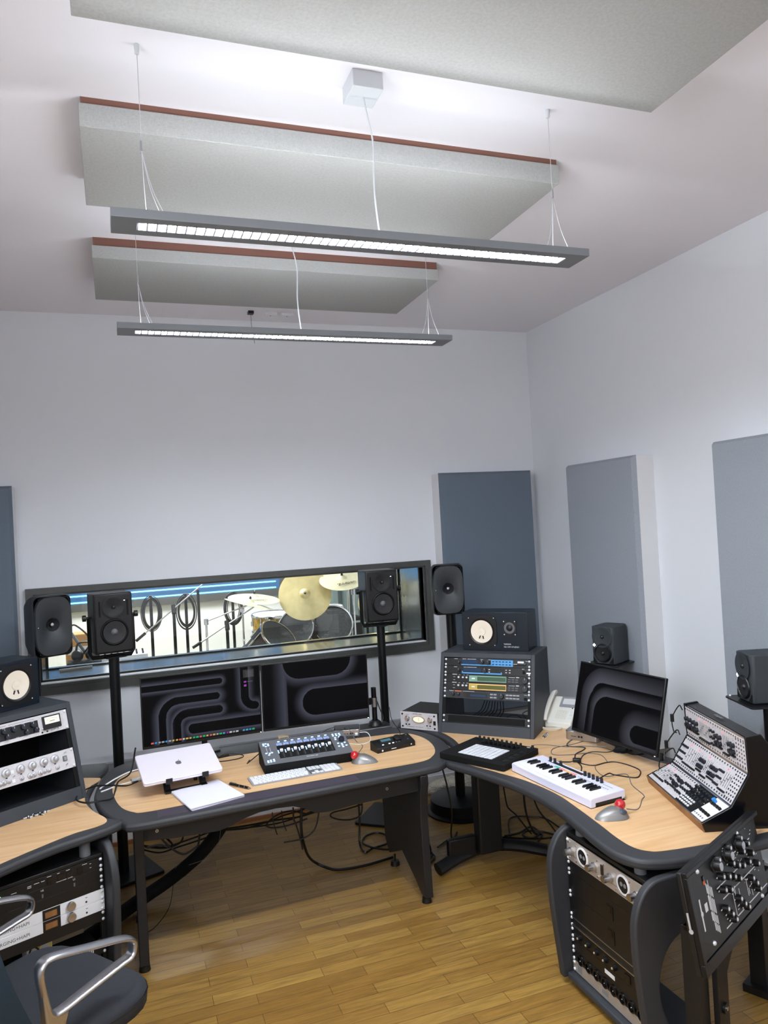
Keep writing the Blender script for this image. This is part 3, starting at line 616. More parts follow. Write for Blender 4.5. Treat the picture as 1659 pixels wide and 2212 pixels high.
def twoway(o,rz,lab,w_=.208,d_=.20,h_=.335,yoke=True):
    """square-edged black two-way speaker in a U bracket; origin bottom centre of the front"""
    t=thing('studio_monitor',lab,'speaker',o,rz,'black two-way speakers on poles')
    MB().m('speaker_black').box(-w_/2,w_/2,0,d_,0,h_).build('cabinet',t,bevel=.008)
    b=MB().at(FRONT).m('speaker_black')
    # recessed horn
    b.prism(rr(-w_/2+.006,w_/2-.006,h_*.03,h_*.97,.014),0,.007); b.build('baffle',t,bevel=.003)
    b=MB().at(TM(0,-.0075,0)@FRONT)
    b.m('speaker_black').lathe([(.062,.0022),(.058,.0028),(.045,.0005),(.022,-.002),(.010,-.0035)],32,(0,h_*.77,.004)); b.m('cone_black').sphere((0,h_*.77,.003),.0115,12); b.build('tweeter',t,smooth=60)
    b=MB().at(TM(0,-.0075,0)@FRONT); woofer(b,(0,h_*.355),.067,'cone_black','mid_grey'); b.build('woofer',t,smooth=60)
    b=MB().at(TM(0,-.0075,0)@FRONT).m('black_matte')
    for sx in (-1,1): b.box(sx*w_*.36-.005,sx*w_*.36+.005,h_*.62,h_*.88,0,.001)
    b.build('port_slots',t)
    b=MB().m('mark_white').text('GENELEC',.007,TM(-w_*.1,-.0085,h_*.635)@FRONT,align='LEFT'); b.build('lettering',t)
    MB().m('led_white').box(w_*.27,w_*.30,-.0095,-.008,h_*.865,h_*.872).build('power_light',t)
    zc=h_*.42
    if yoke:
        b=MB().m('black_metal'); gx=w_/2+.014
        b.tube([(-gx,d_*.45,h_*.62),(-gx,d_*.45,.0),(-gx+.012,d_*.45,-.026),(gx-.012,d_*.45,-.026),(gx,d_*.45,.0),(gx,d_*.45,h_*.62)],.006,8,0,flat=2.2,up=(0,0,1) if False else None)
        b.build('yoke',t)
        for sx in (-1,1):
            b=MB().m('black').cyl((sx*(w_/2),d_*.45,h_*.60),(sx*(w_/2+.045),d_*.45,h_*.60),.007,n=12).cyl((sx*(w_/2+.028),d_*.45,h_*.60),(sx*(w_/2+.046),d_*.45,h_*.60),.018,n=12); b.build('clamp_knob',t)
    return t
def pole_stand(x,y,ztop,rz,lab,bw=.36,bd=.36,bh=.018,topplate=.11,round_=False,pr_=.029):
    t=thing('speaker_stand',lab,'stand',(x,y,0),rz,'black pole stands of the speakers')
    MB().m('black_metal').cyl((0,0,bh),(0,0,ztop-.008),pr_,n=20).build('pole',t)
    if round_: MB().m('black_metal').lathe([(.0001,.10),(.17,.095),(.20,.085),(.205,.02),(.23,.012),(.23,0),(.0001,0)],40,(0,0,0)).build('base_plate',t,smooth=40)
    else: MB().m('black_metal').prism(rr(-bw/2,bw/2,-bd/2,bd/2,.012),.002,bh).build('base_plate',t,bevel=.003)
    MB().m('black_metal').box(-topplate/2,topplate/2,-topplate/2,topplate/2,ztop-.008,ztop).build('top_plate',t)
    return t
def sp(o,d,rz):  # offset d along local y of rotation rz
    return (o[0]-math.sin(rz)*d, o[1]+math.cos(rz)*d)
# left pair
rz=.42; o=(-.335,4.40,1.285); coax_speaker(o,rz,'large one-eyed charcoal speaker at the left, over the white-coned speaker',.205,.21,.330)
p=sp(o,.11,rz); pole_stand(-.445,4.50,1.285,rz,'black pole stand under the left one-eyed speaker',.30,.30)
rz=.20; o=(-.028,4.46,1.262); twoway(o,rz,'left black two-way speaker on a pole in front of the window')
p=sp(o,.09,rz); pole_stand(-.038,4.55,1.236,math.radians(20),'black pole stand under the left two-way speaker with a square floor plate',.34,.34)
# right pair
rz=-.04; o=(1.592,4.52,1.277); twoway(o,rz,'right black two-way speaker on a pole, at the right end of the window',.212,.19,.330)
pole_stand(1.60,4.61,1.251,math.radians(-40),'black pole stand under the right two-way speaker',.36,.36,pr_=.027)
rz=-.30; o=(1.985,4.36,1.300); coax_speaker(o,rz,'large one-eyed charcoal speaker right of the window in front of the slate wall panel',.205,.21,.322)
p=sp(o,.12,rz); pole_stand(2.055,4.50,1.300,0,'black column stand under the right one-eyed speaker with a round base',round_=True,pr_=.032)

def small_monitor(o,rz,lab,w_=.146,d_=.185,h_=.222):
    t=thing('studio_monitor',lab,'speaker',o,rz,'small dark speakers with a lit white diamond')
    MB().m('speaker_dark').prism([(.012,0),(w_-.012,0),(w_,.012),(w_,d_-.02),(w_-.02,d_),(.02,d_),(0,d_-.02),(0,.012)],0,h_).build('cabinet',t,bevel=.006)
    b=MB().at(TM(0,-.001,0)@FRONT)
    b.m('speaker_dark').lathe([(w_*.44,.0012),(w_*.41,.0022),(w_*.34,.000),(w_*.17,-.0022),(w_*.08,-.0028)],32,(w_/2,h_*.73,.004)).m('cone_black').sphere((w_/2,h_*.73,.0),.0125,12); b.build('tweeter',t,smooth=60)
    b=MB().at(TM(0,-.001,0)@FRONT); woofer(b,(w_/2,h_*.30),w_*.335,'cone_black'); b.build('woofer',t,smooth=60)
    for sx in (0,1): b=MB().m('black_matte').at(TM(0,-.001,0)@FRONT); b.prism([(w_*(.06+.88*sx),h_*.03),(w_*(.06+.88*sx),h_*.2),(w_*(.24+.52*sx),h_*.03)][::(1 if sx else -1)],0,.0015); b.build('port',t)
    b=MB().m('led_white').at(TM(w_*.13,-.002,h_*.5)@FRONT@RZ(PI/4)).box(-.007,.007,-.007,.007,0,.001); b.build('diamond_light',t)
    return t
small_monitor((2.66,3.82,1.0),math.radians(-64),'small dark speaker with a lit diamond, standing behind the tilted monitor')
def tray_stand(x,y,z,rz,lab,pl=.24,off=(0,0)):
    t=thing('speaker_stand',lab,'stand',(x,y,0),rz,'black tray stands of the small speakers')
    MB().m('black_metal').prism(rr(-pl/2+off[0],pl/2+off[0],-pl/2+off[1],pl/2+off[1],.02),z-.008,z).build('tray',t,bevel=.002)
    MB().m('black_metal').box(-.03+off[0],.03+off[0],-.06+off[1],.06+off[1],z-.03,z-.008).build('tray_bracket',t)
    MB().m('black_metal').cyl((0,0,.02),(0,0,z-.03),.018,n=16).cyl((0,0,.02),(0,0,.62),.024,n=16).build('pole',t)
    MB().m('black_metal').prism(rr(-.08,.08,-.15,.10,.02),.002,.02).build('base_plate',t)
    b=MB().m('screw').sphere((-pl/2+.02+off[0],-pl/2+.02+off[1],z+.003),.006,8); b.build('bolt',t)
tray_stand(2.775,3.80,.998,math.radians(-64),'black tray stand of the small speaker behind the tilted monitor',.22)
small_monitor((2.66,2.71,1.016),math.radians(-108),'small dark speaker with a lit diamond at the right edge of the photo',.143,.18,.217)
tray_stand(2.735,2.615,1.014,math.radians(-108),'black tray stand at the right edge of the photo, behind the modular synthesizer',.25,(.0,-.01))

# ================================================================ DESKTOP RACKS
U=.0458
def rack_cabinet(o,rz,lab,back=False,w_=.567,d_=.40,h_=.442,sl=.117):
    t=thing('rack_cabinet',lab,'rack',o,rz,'grey sloping rack cabinets on the desks')
    side=[(0,0),(d_,0),(d_,h_),(sl,h_)]; th=.022
    for x in (0,w_-th): MB().m('cab_grey').prism(side,x,x+th,'x').build('side_panel',t,bevel=.002)
    MB().m('cab_grey').prism([(sl+.004,h_-.02),(d_,h_-.02),(d_,h_),(sl,h_)],th,w_-th,'x').build('top_panel',t,bevel=.0015)
    MB().m('cab_grey').box(th,w_-th,.02,d_,0,.018).build('bottom_panel',t)
    L=math.hypot(sl,h_); FM=frameM((0,0,0),(1,0,0),(0,sl/L,h_/L))
    MB().at(FM).m('cab_grey').box(th,w_-th,0,.060,-.018,0).build('lower_fascia',t,bevel=.001)
    MB().at(FM).m('cab_grey').box(th,w_-th,L-.026,L,-.018,0).build('upper_fascia',t,bevel=.001)
    for x in (th,w_-th-.018):
        b=MB().at(FM).m('black_matte').box(x,x+.018,.062,L-.027,-.014,-.008); b.m('screw')
        for (u0) in ((2,5,6) if not back else (0,1,4,5)): pass
        b.build('rack_rail',t)
    if back: MB().m('black_matte').box(th,w_-th,d_-.008,d_,.018,h_-.02).build('back_panel',t)
    return t,FM,th,w_
def rack_unit(Mw,y0,n,w_,lab,cat='rack unit',m='black',depth=.20,group='rack units in the grey cabinet on the right desk',screws=True,name='rack_unit'):
    """Mw world matrix of face drawing; returns thing and helper"""
    t=thing(name,lab,cat,M=Mw@TM(0,y0,0),group=group)
    H=n*U-.001
    MB().m(m).box(0,w_,0,H,-.003,.001).build('faceplate',t,bevel=.0006)
    MB().m('black_matte').box(.025,w_-.025,.003,H-.003,-depth,-.003).build('chassis',t)
    if screws:
        for x in (.009,w_-.009):
            ys=[.008,H-.008] if n<=1 else [.008,H-.008]
            for y in ys: MB().m('screw').lathe([(.0066,0),(.0062,.003),(.004,.005),(.00001,.0055)],10,(x,y,.001)).build('screw',t,smooth=50)
    return t,H
def knob(t,x,y,r,h=.012,m='knob_dark',cap=None,z=.001,name='knob',ind=True):
    b=MB().m(m).lathe([(r*1.05,0),(r,h*.3),(r*.92,h*.92),(r*.85,h)],16,(x,y,z)); b.add([(x+r*.85*math.cos(2*PI*i/16),y+r*.85*math.sin(2*PI*i/16),z+h) for i in range(16)],[tuple(range(16))])
    if cap: b.m(cap).cyl((x,y,z+h),(x,y,z+h+.0012),r*.7,n=14)
    if ind: b.m('mark_white').box(x-.0006,x+.0006,y+r*.2,y+r*.85,z+h,z+h+.0006)
    return b.build(name,t,smooth=50)
RM=frameM
t,FM,th,w_=rack_cabinet((1.705,4.003,T),-.799,'grey sloping rack cabinet full of synthesizer modules on the right desk')
Mr=t.matrix_world if False else (TM(1.705,4.003,T)@RZ(-.799)@FM)
uw=w_-2*th-.004; X0=th+.002; Y0=.0615
Mf=Mr@TM(X0,0,-.006)
def marks(b,items,z=.0011,h=.0022):
    for x0,x1,y in items: b.box(x0,x1,y-h/2,y+h/2,z,z+.0005)
# 1: blue sampler
t,H=rack_unit(Mf,Y0+7*U,1,uw,'black rack synthesizer with a wide sky blue button field, topmost in the right cabinet')
b=MB().m('blue_panel').box(.105,.30,.006,.0115,.001,.0016).box(.285,.415,.005,H-.004,.001,.0016); b.build('blue_field',t)
MB().m('blue_dark').box(.110,.205,.014,.036,.001,.003).build('display',t)
for i in range(6):
    for j in range(2): MB().m('blue_dark').box(.293+.0198*i,.305+.0198*i,.012+.016*j,.0175+.016*j,.0016,.0045).build('button',t)
knob(t,.232,.026,.0125); knob(t,.268,.024,.0125); knob(t,.092,.020,.007); knob(t,.488,.020,.005)
b=MB().m('black_matte').box(.425,.49,.012,.016,.001,.002); b.build('disk_slot',t)
b=MB().m('mark_white'); b.box(.442,.478,.026,.037,.001,.0015); marks(b,[(.112,.135,.041),(.142,.195,.041),(.06,.082,.041),(.222,.237,.040),(.268,.283,.040),(.418,.44,.020),(.488,.502,.038)]); b.build('print',t)
# 2
t,H=rack_unit(Mf,Y0+6*U,1,uw,'black rack synthesizer with a blue underline strip, second from the top in the right cabinet')
b=MB().m('blue_panel').box(.11,.345,.004,.011,.001,.0016).box(.345,.352,.004,.018,.001,.0016).box(.11,.117,.004,.018,.001,.0016); b.build('blue_field',t)
MB().m('blue_dark').box(.120,.228,.016,.034,.001,.003).build('display',t)
knob(t,.250,.024,.014); knob(t,.092,.022,.010)
for i in range(5):
    for j in range(2): MB().m('black').box(.292+.0145*i,.302+.0145*i,.014+.014*j,.020+.014*j,.001,.004).build('button',t)
b=MB().m('mark_white')
for i,j in ((.272,0),(.272,1),(.372,0),(.372,1),(.393,0),(.393,1)): b.box(i,i+.009,.015+.014*j,.019+.014*j,.001,.002)
b.box(.494,.519,.014,.022,.001,.0015); marks(b,[(.12,.137,.040),(.14,.2,.040),(.06,.08,.040),(.468,.482,.040)]); b.build('print',t)
MB().m('black_matte').box(.472,.486,.012,.030,.001,.003).build('switch',t)
# 3,4
for k,(c1,c2,c3,l) in enumerate((('lcd_green','lcd_green_dark','lcd_green','black rack synthesizer with a pale green display frame, third from the top'),('amber','lcd_olive','lcd_yellow','black rack synthesizer with an amber display frame, fourth from the top'))):
    t,H=rack_unit(Mf,Y0+(5-k)*U,1,uw,l)
    MB().m(c1).box(.156,.378,.006,.040,.001,.002).m(c3).box(.158,.204,.009,.037,.002,.0024).build('display_frame',t)
    MB().m(c2).box(.206,.375,.011,.034,.002,.003).build('display',t)
    for x in (.092,.119,.141): knob(t,x,.027,.0055,.008,'mark_white',ind=False)
    knob(t,.487,.022,.0185,.012)
    for i in range(3):
        for j in range(2): MB().m('mid_grey').box(.388+.0215*i,.404+.0215*i,.010+.012*j,.0155+.012*j,.001,.0035).build('button',t)
    b=MB().m('mark_white'); b.box(.052,.08,.041,.0445,.001,.0015).box(.435,.452,.036,.0405,.001,.0015)
    marks(b,[(.392,.428,.037),(.058,.07,.028),(.058,.07,.012),(.092,.102,.041),(.12,.128,.041),(.14,.152,.041)],h=.0018)
    b.build('print',t); MB().m('mark_white').box(.172,.192,.019,.027,.0024,.003).build('badge',t)
# 5
t,H=rack_unit(Mf,Y0+3*U,1,uw,'dark grey rack synthesizer with an orange model name strip, fifth from the top',m='speaker_charcoal')
MB().m('black').box(.125,.268,.007,.034,.001,.002).m('blue_dark').box(.165,.258,.013,.026,.002,.0025).m('drum_wood').box(.128,.142,.009,.032,.002,.0026).build('display',t)
knob(t,.062,.022,.0095); knob(t,.095,.022,.0085); knob(t,.352,.022,.015)
for i in range(2):
    for j in range(2): MB().m('light_grey').box(.285+.021*i,.302+.021*i,.009+.017*j,.017+.017*j,.001,.004).build('button',t)
for i in range(4):
    for j in range(2): MB().m('light_grey').box(.377+.0205*i,.394+.0205*i,.009+.017*j,.017+.017*j,.001,.004).build('button',t)
MB().m('black_matte').box(.482,.500,.006,.022,.001,.003).build('switch',t)
b=MB().m('mark_white').text('Roland',.009,TM(.037,.0405,.0012),align='LEFT').m('mark_orange').box(.070,.112,.0375,.043,.001,.0015).m('mark_white'); marks(b,[(.118,.19,.041),(.482,.5,.036)],h=.0016); b.build('print',t)
# blank
t,H=rack_unit(Mf,Y0,1,uw,'black vented blank panel at the bottom of the right cabinet',cat='blank panel',depth=.012,name='blank_panel')
b=MB().m('black_matte').prism(rr(.035,uw-.03,.004,.041,.003),.001,.002); b.m('mid_grey').box(.02,uw-.02,H-.001,H,.001,.0025); b.build('mesh_insert',t)
# cables seen through the gap
for k in range(7):
    lt=Mr@Vector((.22+.014*k,.24,-.12)); bt=Mr@Vector((.16+.03*k*(1 if k%2 else .6),.10,-.16)); md=(lt+bt)/2+Vector((.01,.01,-.015))
    pass
b=MB().m('rubber')
for k in range(8):
    a=Mf@Vector((.20+.016*k,Y0+2.9*U,-.16)); c=Mf@Vector((.12+.024*k,Y0+1.0*U,-.20+.01*(k%3))); e=Mf@Vector((.10+.02*k,-.02+.0*k,-.24))
    mid=(a+c)/2+Vector((.012,0,-.012)); b.tube([a,mid,c],.0028,6,6)
b.at(Mf).tube([(.46,Y0+.9*U,-.14),(.44,Y0+1.6*U,-.13),(.48,Y0+2*U,-.14),(.50,Y0+1.2*U,-.13),(.45,Y0+.6*U,-.16)],.003,6,6)
b.at(Mf).tube([(.30,Y0+.3*U,-.19),(.34,Y0+1.2*U,-.2),(.40,Y0+1.2*U,-.2),(.43,Y0+.3*U,-.2)],.0025,6,6)
tag(b.build('cable_bundle'),'black cables hanging behind the open gap of the right rack cabinet','cables',kind='stuff')
# left cabinet
t,FM,th,w_=rack_cabinet((-.658,3.557,T),.57,'grey sloping rack cabinet with silver preamplifiers on the left desk',back=True)
Mr2=TM(-.658,3.557,T)@RZ(.57)@FM; Mf2=Mr2@TM(X0,0,-.006); G2='rack units in the grey cabinet on the left desk'
t,H=rack_unit(Mf2,Y0+6*U,2,uw,'silver rack compressor with a cream needle meter, upper unit of the left cabinet',m='silver_face',group=G2)
mt=MB().m('black').box(.395,.480,.018,.080,.001,.014); mo=mt.build('meter',t,bevel=.002); MB().m('meter_cream').box(.402,.473,.042,.074,.014,.0148).build('meter_scale',mo)
MB().m('black').box(.425,.45,.052,.0545,.0148,.0152).tube([(.41,.058,.0152),(.437,.068,.0152),(.465,.058,.0152)],.0005,4,4).build('meter_needle',mo)
bp=MB().m('black').box(.06,.375,.016,.072,.001,.002).build('black_field',t)
for i in range(7): knob(t,.085+.044*i,.056,.0125,.013,'knob_dark',z=.002); 
for i in (0,1,2,3,4,5,6):
    if i!=4: knob(t,.085+.044*i+.012,.030,.0125,.013,'knob_dark',z=.002)
b=MB().m('mark_grey'); marks(b,[(.12,.18,.080),(.19,.23,.080),(.24,.36,.080)],h=.002)
b.m('mark_white'); marks(b,[(.08+.044*i,.094+.044*i,.0705) for i in range(7)]+[(.09+.044*i,.104+.044*i,.0175) for i in range(7)],z=.002,h=.0012); b.build('print',t)
b=MB().m('black').cyl((.388,.010,.001),(.388,.010,.004),.004,n=10).cyl((.412,.010,.001),(.412,.010,.004),.004,n=10).m('chrome').cyl((.432,.011,.001),(.432,.011,.012),.003,n=8).cyl((.444,.012,.001),(.447,.014,.014),.002,n=8).cyl((.465,.012,.001),(.465,.016,.014),.002,n=8).cyl((.388,.022,.001),(.388,.026,.014),.002,n=8); b.build('toggle_switches',t)
t,H=rack_unit(Mf2,Y0+2*U,2,uw,'silver rack equalizer with clear silver knobs, lower unit of the left cabinet',m='silver_face',group=G2)
def clearknob(t,x,y,r):
    MB().m('alu_matte').lathe([(r,0),(r*.98,r*.35),(r*.8,r*.5),(r*.55,r*.55),(r*.5,r*1.15),(r*.42,r*1.25),(.0001,r*1.27)],20,(x,y,.001)).build('knob',t,smooth=50)
for x in (.055,.10,.147,.197,.262,.316,.37,.422): clearknob(t,x,.062,.0195)
for x in (.07,.088,.118,.165,.183,.205,.262,.30,.318,.348,.368,.388,.43): clearknob(t,x,.020+.003*(int(x*1000)%2),.010 if int(x*1000)%3 else .0125)
b=MB().m('white').box(.218,.232,.050,.066,.001,.003).box(.218,.232,.012,.026,.001,.003); b.build('button',t)
b=MB().m('mid_grey').box(.462,.482,.038,.062,.001,.004).m('light_grey').box(.466,.478,.042,.058,.004,.006); b.build('switch',t)
b=MB().m('black')
for x in (.055,.10,.147,.197,.262,.316,.37,.422): b.box(x-.004,x+.004,.0365,.041,.001,.0016)
b.m('chrome').cyl((.472,.075,.001),(.475,.078,.012),.0025,n=8).cyl((.472,.02,.001),(.475,.024,.012),.0025,n=8).cyl((.225,.036,.001),(.228,.040,.012),.0025,n=8); b.build('print',t)

# white-coned speakers on top of the cabinets
ns10((1.932,4.073,T+.442),-.80,'black speaker with a white cone lying on the right rack cabinet')
th_=.72; BR=Vector((-.382,4.022)); ns10((BR.x-.40*math.cos(th_),BR.y-.40*math.sin(th_),T+.442),th_,'black speaker with a white cone on the left rack cabinet, cut by the photo edge',flip=True)
# small preamp
t=thing('preamplifier','small silver fronted preamplifier with one oval meter, left of the right rack cabinet','preamplifier',(1.551,4.195,T+.004),-.866)
PW,PD,PH=.243,.257,.096
MB().m('black').box(.004,PW-.004,.004,PD,.0,PH).build('case',t,bevel=.002); MB().m('silver_face').box(0,PW,0,.004,-.002,PH+.002).build('faceplate',t)
b=MB().at(FRONT).m('chrome'); pts=[(PW*.5+.042*math.cos(q),.058+.022*math.sin(q)) for q in [2*PI*i/28 for i in range(28)]]; pin=[(PW*.5+.036*math.cos(q),.058+.0175*math.sin(q)) for q in [2*PI*i/28 for i in range(28)]]
b.ring(pts,pin,0,.004).m('meter_cream').prism(pin,0,.001).m('black').box(PW*.5-.0005,PW*.5+.0005,.045,.067,.001,.0015).build('meter',t)
for x in (.047,.196):
    o=MB().at(FRONT).m('chrome').lathe([(.016,0),(.016,.003),(.012,.004),(.0115,.014),(.010,.016),(.0001,.016)],20,(x,.060,0)).build('knob',t,smooth=45)
b=MB().at(FRONT).m('black').box(.218,.233,.032,.056,0,.003); b.build('switch',t)
b=MB().at(FRONT).m('black')
for x in (.038,.058,.176,.196): b.box(x-.0045,x+.0045,.022,.028,0,.003)
b.build('button',t)
b=MB().at(FRONT).m('black')
for x in (.014,PW-.018):
    for y in (.012,.084): b.cyl((x,y,0),(x,y,.003),.0055,n=10)
b.build('bolt',t)
b=MB().m('mid_grey').text('AVALON',.0105,TM(PW*.47,-.0006,.088)@FRONT,sx=1.4); b.at(FRONT); marks(b,[(.10,.15,.014),(.04,.09,.012),(.17,.20,.012),(.035,.06,.083),(.185,.21,.083)],z=0,h=.0015); b.build('lettering',t)
for x in (.02,PW-.02):
    for y in (.02,PD-.02): MB().m('rubber').cyl((x,y,-.004),(x,y,0),.008,n=10).build('foot',t)

# ================================================================ MONITORS
def seg_d(p,a,b):
    vx,vy=b[0]-a[0],b[1]-a[1]; l=vx*vx+vy*vy or 1e-9; t=max(0,min(1,((p[0]-a[0])*vx+(p[1]-a[1])*vy)/l))
    return math.hypot(p[0]-a[0]-vx*t,p[1]-a[1]-vy*t)
def arcpts(cx,cy,r,a0,a1,n=8): return [(cx+r*math.cos(a0+(a1-a0)*i/n),cy+r*math.sin(a0+(a1-a0)*i/n)) for i in range(n+1)]
def wallpaper(tubes,glow=(.034,.036,.050)):
    """tubes: (polyline, radius, glow width, strength); s right, t down, units of screen height"""
    def f(s,t):
        v=0
        for pl,r,g,k in tubes:
            d=min(seg_d((s,t),pl[i],pl[i+1]) for i in range(len(pl)-1))
            if d<r: v*=max(0,min(1,1-(r-d)/.004)) if d>r-.004 else 0
            else: v=max(v,k*max(0,1-(d-r)/g)**1.7)
        return [.0012+c*v for c in glow]
    return f
def monitor(o,rz,w_,h_,sl,lab,pic,icons=False,group=None,cells=230):
    t=thing('computer_monitor',lab,'monitor',o,rz,group)
    L=math.hypot(sl,h_); FM=frameM((0,0,0),(1,0,0),(0,sl/L,h_/L))
    MB().at(FM).m('black').box(0,w_,0,L,-.018,-.001).build('housing',t,bevel=.003)
    MB().at(FM).m('black').box(w_*.2,w_*.8,L*.15,L*.75,-.045,-.018).build('rear_cover',t,bevel=.01)
    bz=.007
    nx=cells; ny=int(nx*(L-2*bz-.008)/(w_-2*bz)); x0,x1,y0,y1=bz,w_-bz,bz+.008,L-bz
    vs=[];cs=[]
    for j in range(ny+1):
        for i in range(nx+1):
            vs.append(FM@Vector((x0+(x1-x0)*i/nx,y0+(y1-y0)*j/ny,-.0004)))
            s_=(i/nx)*(x1-x0)/(y1-y0); tt=1-j/ny; c=pic(s_,tt)
            if icons:
                q=(i/nx-.055)/.89*31; fr=q-math.floor(q)
                if .025<j/ny<.052 and 0<=q<31 and .18<fr<.86 and int(q)!=26:
                    rc=random.Random(int(q)*7+3); hue=[(.03,.25,.6),(.5,.5,.5),(.02,.4,.12),(.6,.12,.08),(.5,.35,.1),(.08,.3,.5),(.3,.3,.33),(.25,.02,.3)][rc.randrange(8)]
                    c=[.55*v for v in hue]
                if .86<i/nx<.955 and .84<j/ny<.955: c=[v+.018 for v in c]+[]; 
                if .875<i/nx<.94 and .85<j/ny<.93 and (i%3==0 and j%3==0): c=[.1,.1,.1]
                if .865<i/nx<.885 and (.76<j/ny<.785 or .705<j/ny<.73): c=[.16,.03,.2]
                if .893<i/nx<.94 and (.77<j/ny<.776 or .715<j/ny<.72): c=[.06,.06,.07]
            cs.append(c)
    me=bpy.data.meshes.new('screen'); me.from_pydata([tuple(v) for v in vs],[],[(j*(nx+1)+i,j*(nx+1)+i+1,(j+1)*(nx+1)+i+1,(j+1)*(nx+1)+i) for j in range(ny) for i in range(nx)])
    at=me.color_attributes.new('picture','FLOAT_COLOR','POINT'); at.data.foreach_set('color',[v for c in cs for v in (c[0],c[1],c[2],1)])
    me.materials.append(MATS['screen_picture']); ob=bpy.data.objects.new('screen',me); col.objects.link(ob); ob.parent=t
    MB().at(FM).m('led_white').box(w_-.012,w_-.007,.003,.005,0,.001).build('power_light',t)
    return t,FM,L
G='black monitors of the middle desk'
A=1.66
tL=[([(.285*A,1.2),(.285*A,.80)]+arcpts(.285*A+.17,.755,.17,PI,1.5*PI)+[(.66*A,.585)],.06,.10,.85),
    ([(.43*A,.83),(1.2*A,.83)],.075,.11,.85),
    ([(.165*A,1.2),(.165*A,.66)]+arcpts(.165*A+.24,.62,.24,PI,1.5*PI)+[(.64*A,.38)],.055,.13,.85),
    ([(-.1,.16),(1.12,.16)],.045,.08,.9),
    ([(.90*A,-.1),(.90*A,.45)]+arcpts(.90*A+.15,.45,.15,PI,.5*PI),.06,.11,.75)]
monL,FMl,Lm=monitor((.088,4.272,.752),.013,.652,.392,-.02,'left large black monitor on the middle desk, showing a row of small icons',wallpaper(tL),True,G)
tR=[([(.20*A,1.3),(.20*A,-.3)],.0,.22,.65),
    ([(.33*A,1.3),(.33*A,.35)]+[(.33*A,.1),(.8*A,.05)],.17,.01,.0),
    ([(.36*A,.0),(.70*A,.0)],.27,.17,.75),
    ([(.50*A,.665),(1.4*A,.665)],.21,.17,.85)]
monR,_,_=monitor((.746,4.284,.752),-.05,.632,.386,-.012,'right large black monitor on the middle desk, beside the monitor arm',wallpaper(tR),False,G)
t3=[([(.30*A,1.3),(.30*A,.62)]+arcpts(.30*A+.24,.50,.24,PI,1.5*PI)+[(1.3*A,.30)],.12,.17,.95),
    ([(.49*A,1.3),(.49*A,.78)]+arcpts(.49*A+.18,.68,.14,PI,1.5*PI)+[(1.3*A,.60)],.10,.13,0.0),
    ([(.70*A,.90),(1.4*A,.90)],.13,.20,.9)]
t3=[([(.20*A,1.4),(.20*A,.50)]+arcpts(.20*A+.26,.46,.26,PI,1.5*PI)+[(1.4*A,.20)],.0,.20,1.0)]
def pic3(s,t):
    # nested rounded L bands, each bright at its outer edge
    best=0
    def arc(d0,rad,s0,t0):
        # signed distance inside rounded corner region whose left edge is s0 and top edge is t0
        x=s-(s0+rad); y=t-(t0+rad)
        if x<0 and y<0: return rad-math.hypot(x,y)
        return min(s-s0,t-t0)
    v=0
    d=arc(0,.42,.10,.02)
    if d>0: v=.15+.85*min(1,d/.20) if d<.22 else 0
    else: v=0
    d=arc(0,.34,.40,.36)
    if arc(0,.36,.26,.235)>0: v=0
    d2=arc(0,.30,.36,.37)
    if arc(0,.36,.26,.235)>.04: v=min(.85,max(0,(arc(0,.34,.30,.27)-.0)/.16)) if d2<.05 else 0
    dc=seg_d((s,t),(.78*A,.83),(3,.83))
    if d2>.05:
        v=0
        if dc>.125: v=max(0,.95*(1-(dc-.125)/.22))
    if dc<.125: v=0
    fade=max(.35,1-.5*max(0,(s-.6)))
    if t>.6 and s<.75: fade*=max(.0,1-1.8*(t-.6))
    return [.0012+c*v*fade for c in (.036,.036,.046)]
mon3,_,_=monitor((2.259,3.475,.742),-1.456,.594,.358,.093,'tilted black monitor on the right desk in front of the telephone',pic3)
for x in (.10,.30): pass
b=MB().m('black').cyl((.30,.12,-.06),(.30,.12,.10),.016).box(.24,.36,.065,.13,.06,.12); b.build('stand_neck',mon3); MB().m('black').prism(rr(.22,.38,.08,.24,.03),-.062,-.054).build('stand_foot',mon3)
# monitor arm with base for the pair
t=thing('screen_support','black desk arm with a chrome collar, right of the two desk monitors','arm',(1.43,4.315,T))
MB().m('black').prism(rr(-.13,.08,-.07,.05,.02),0,.012).m('alu').prism(rr(-.13,.08,-.072,-.066,.002),0,.010).build('foot_plate',t,bevel=.003)
MB().m('black_gloss').cyl((0,0,.012),(0,0,.235),.016).build('post',t); MB().m('black').lathe([(.045,.012),(.035,.03),(.02,.04)],20).build('collar',t)
MB().m('alu').cyl((0,0,.12),(0,0,.175),.020).build('chrome_collar',t)
b=MB().m('black').box(-.40,0,.012,.03,.13,.17); b.build('arm',t); MB().m('rubber').tube([(.02,0,.15),(.035,0,.10),(.05,-.01,.05),(.03,-.02,.014)],.003,6,5).build('cable',t)
t=thing('screen_support','black desk arm behind the left monitor, mostly hidden','arm',(.42,4.33,T)); MB().m('black').prism(rr(-.08,.08,-.06,.02,.02),0,.012).build('foot_plate',t); MB().m('black').cyl((0,0,.012),(0,0,.30),.016).build('post',t)

# ================================================================ THINGS ON THE MIDDLE DESK
t=thing('laptop','closed silver laptop lying tilted on a stand on the middle desk','laptop',(.072,3.672,.742),.125)
t.rotation_euler=(math.radians(15),0,.125)
MB().m('laptop_alu').prism(rr(0,.372,0,.262,.014),0,.009).build('base',t,bevel=.002); MB().m('laptop_alu').prism(rr(0,.372,0,.262,.014),.0105,.0155).build('lid',t,bevel=.002)
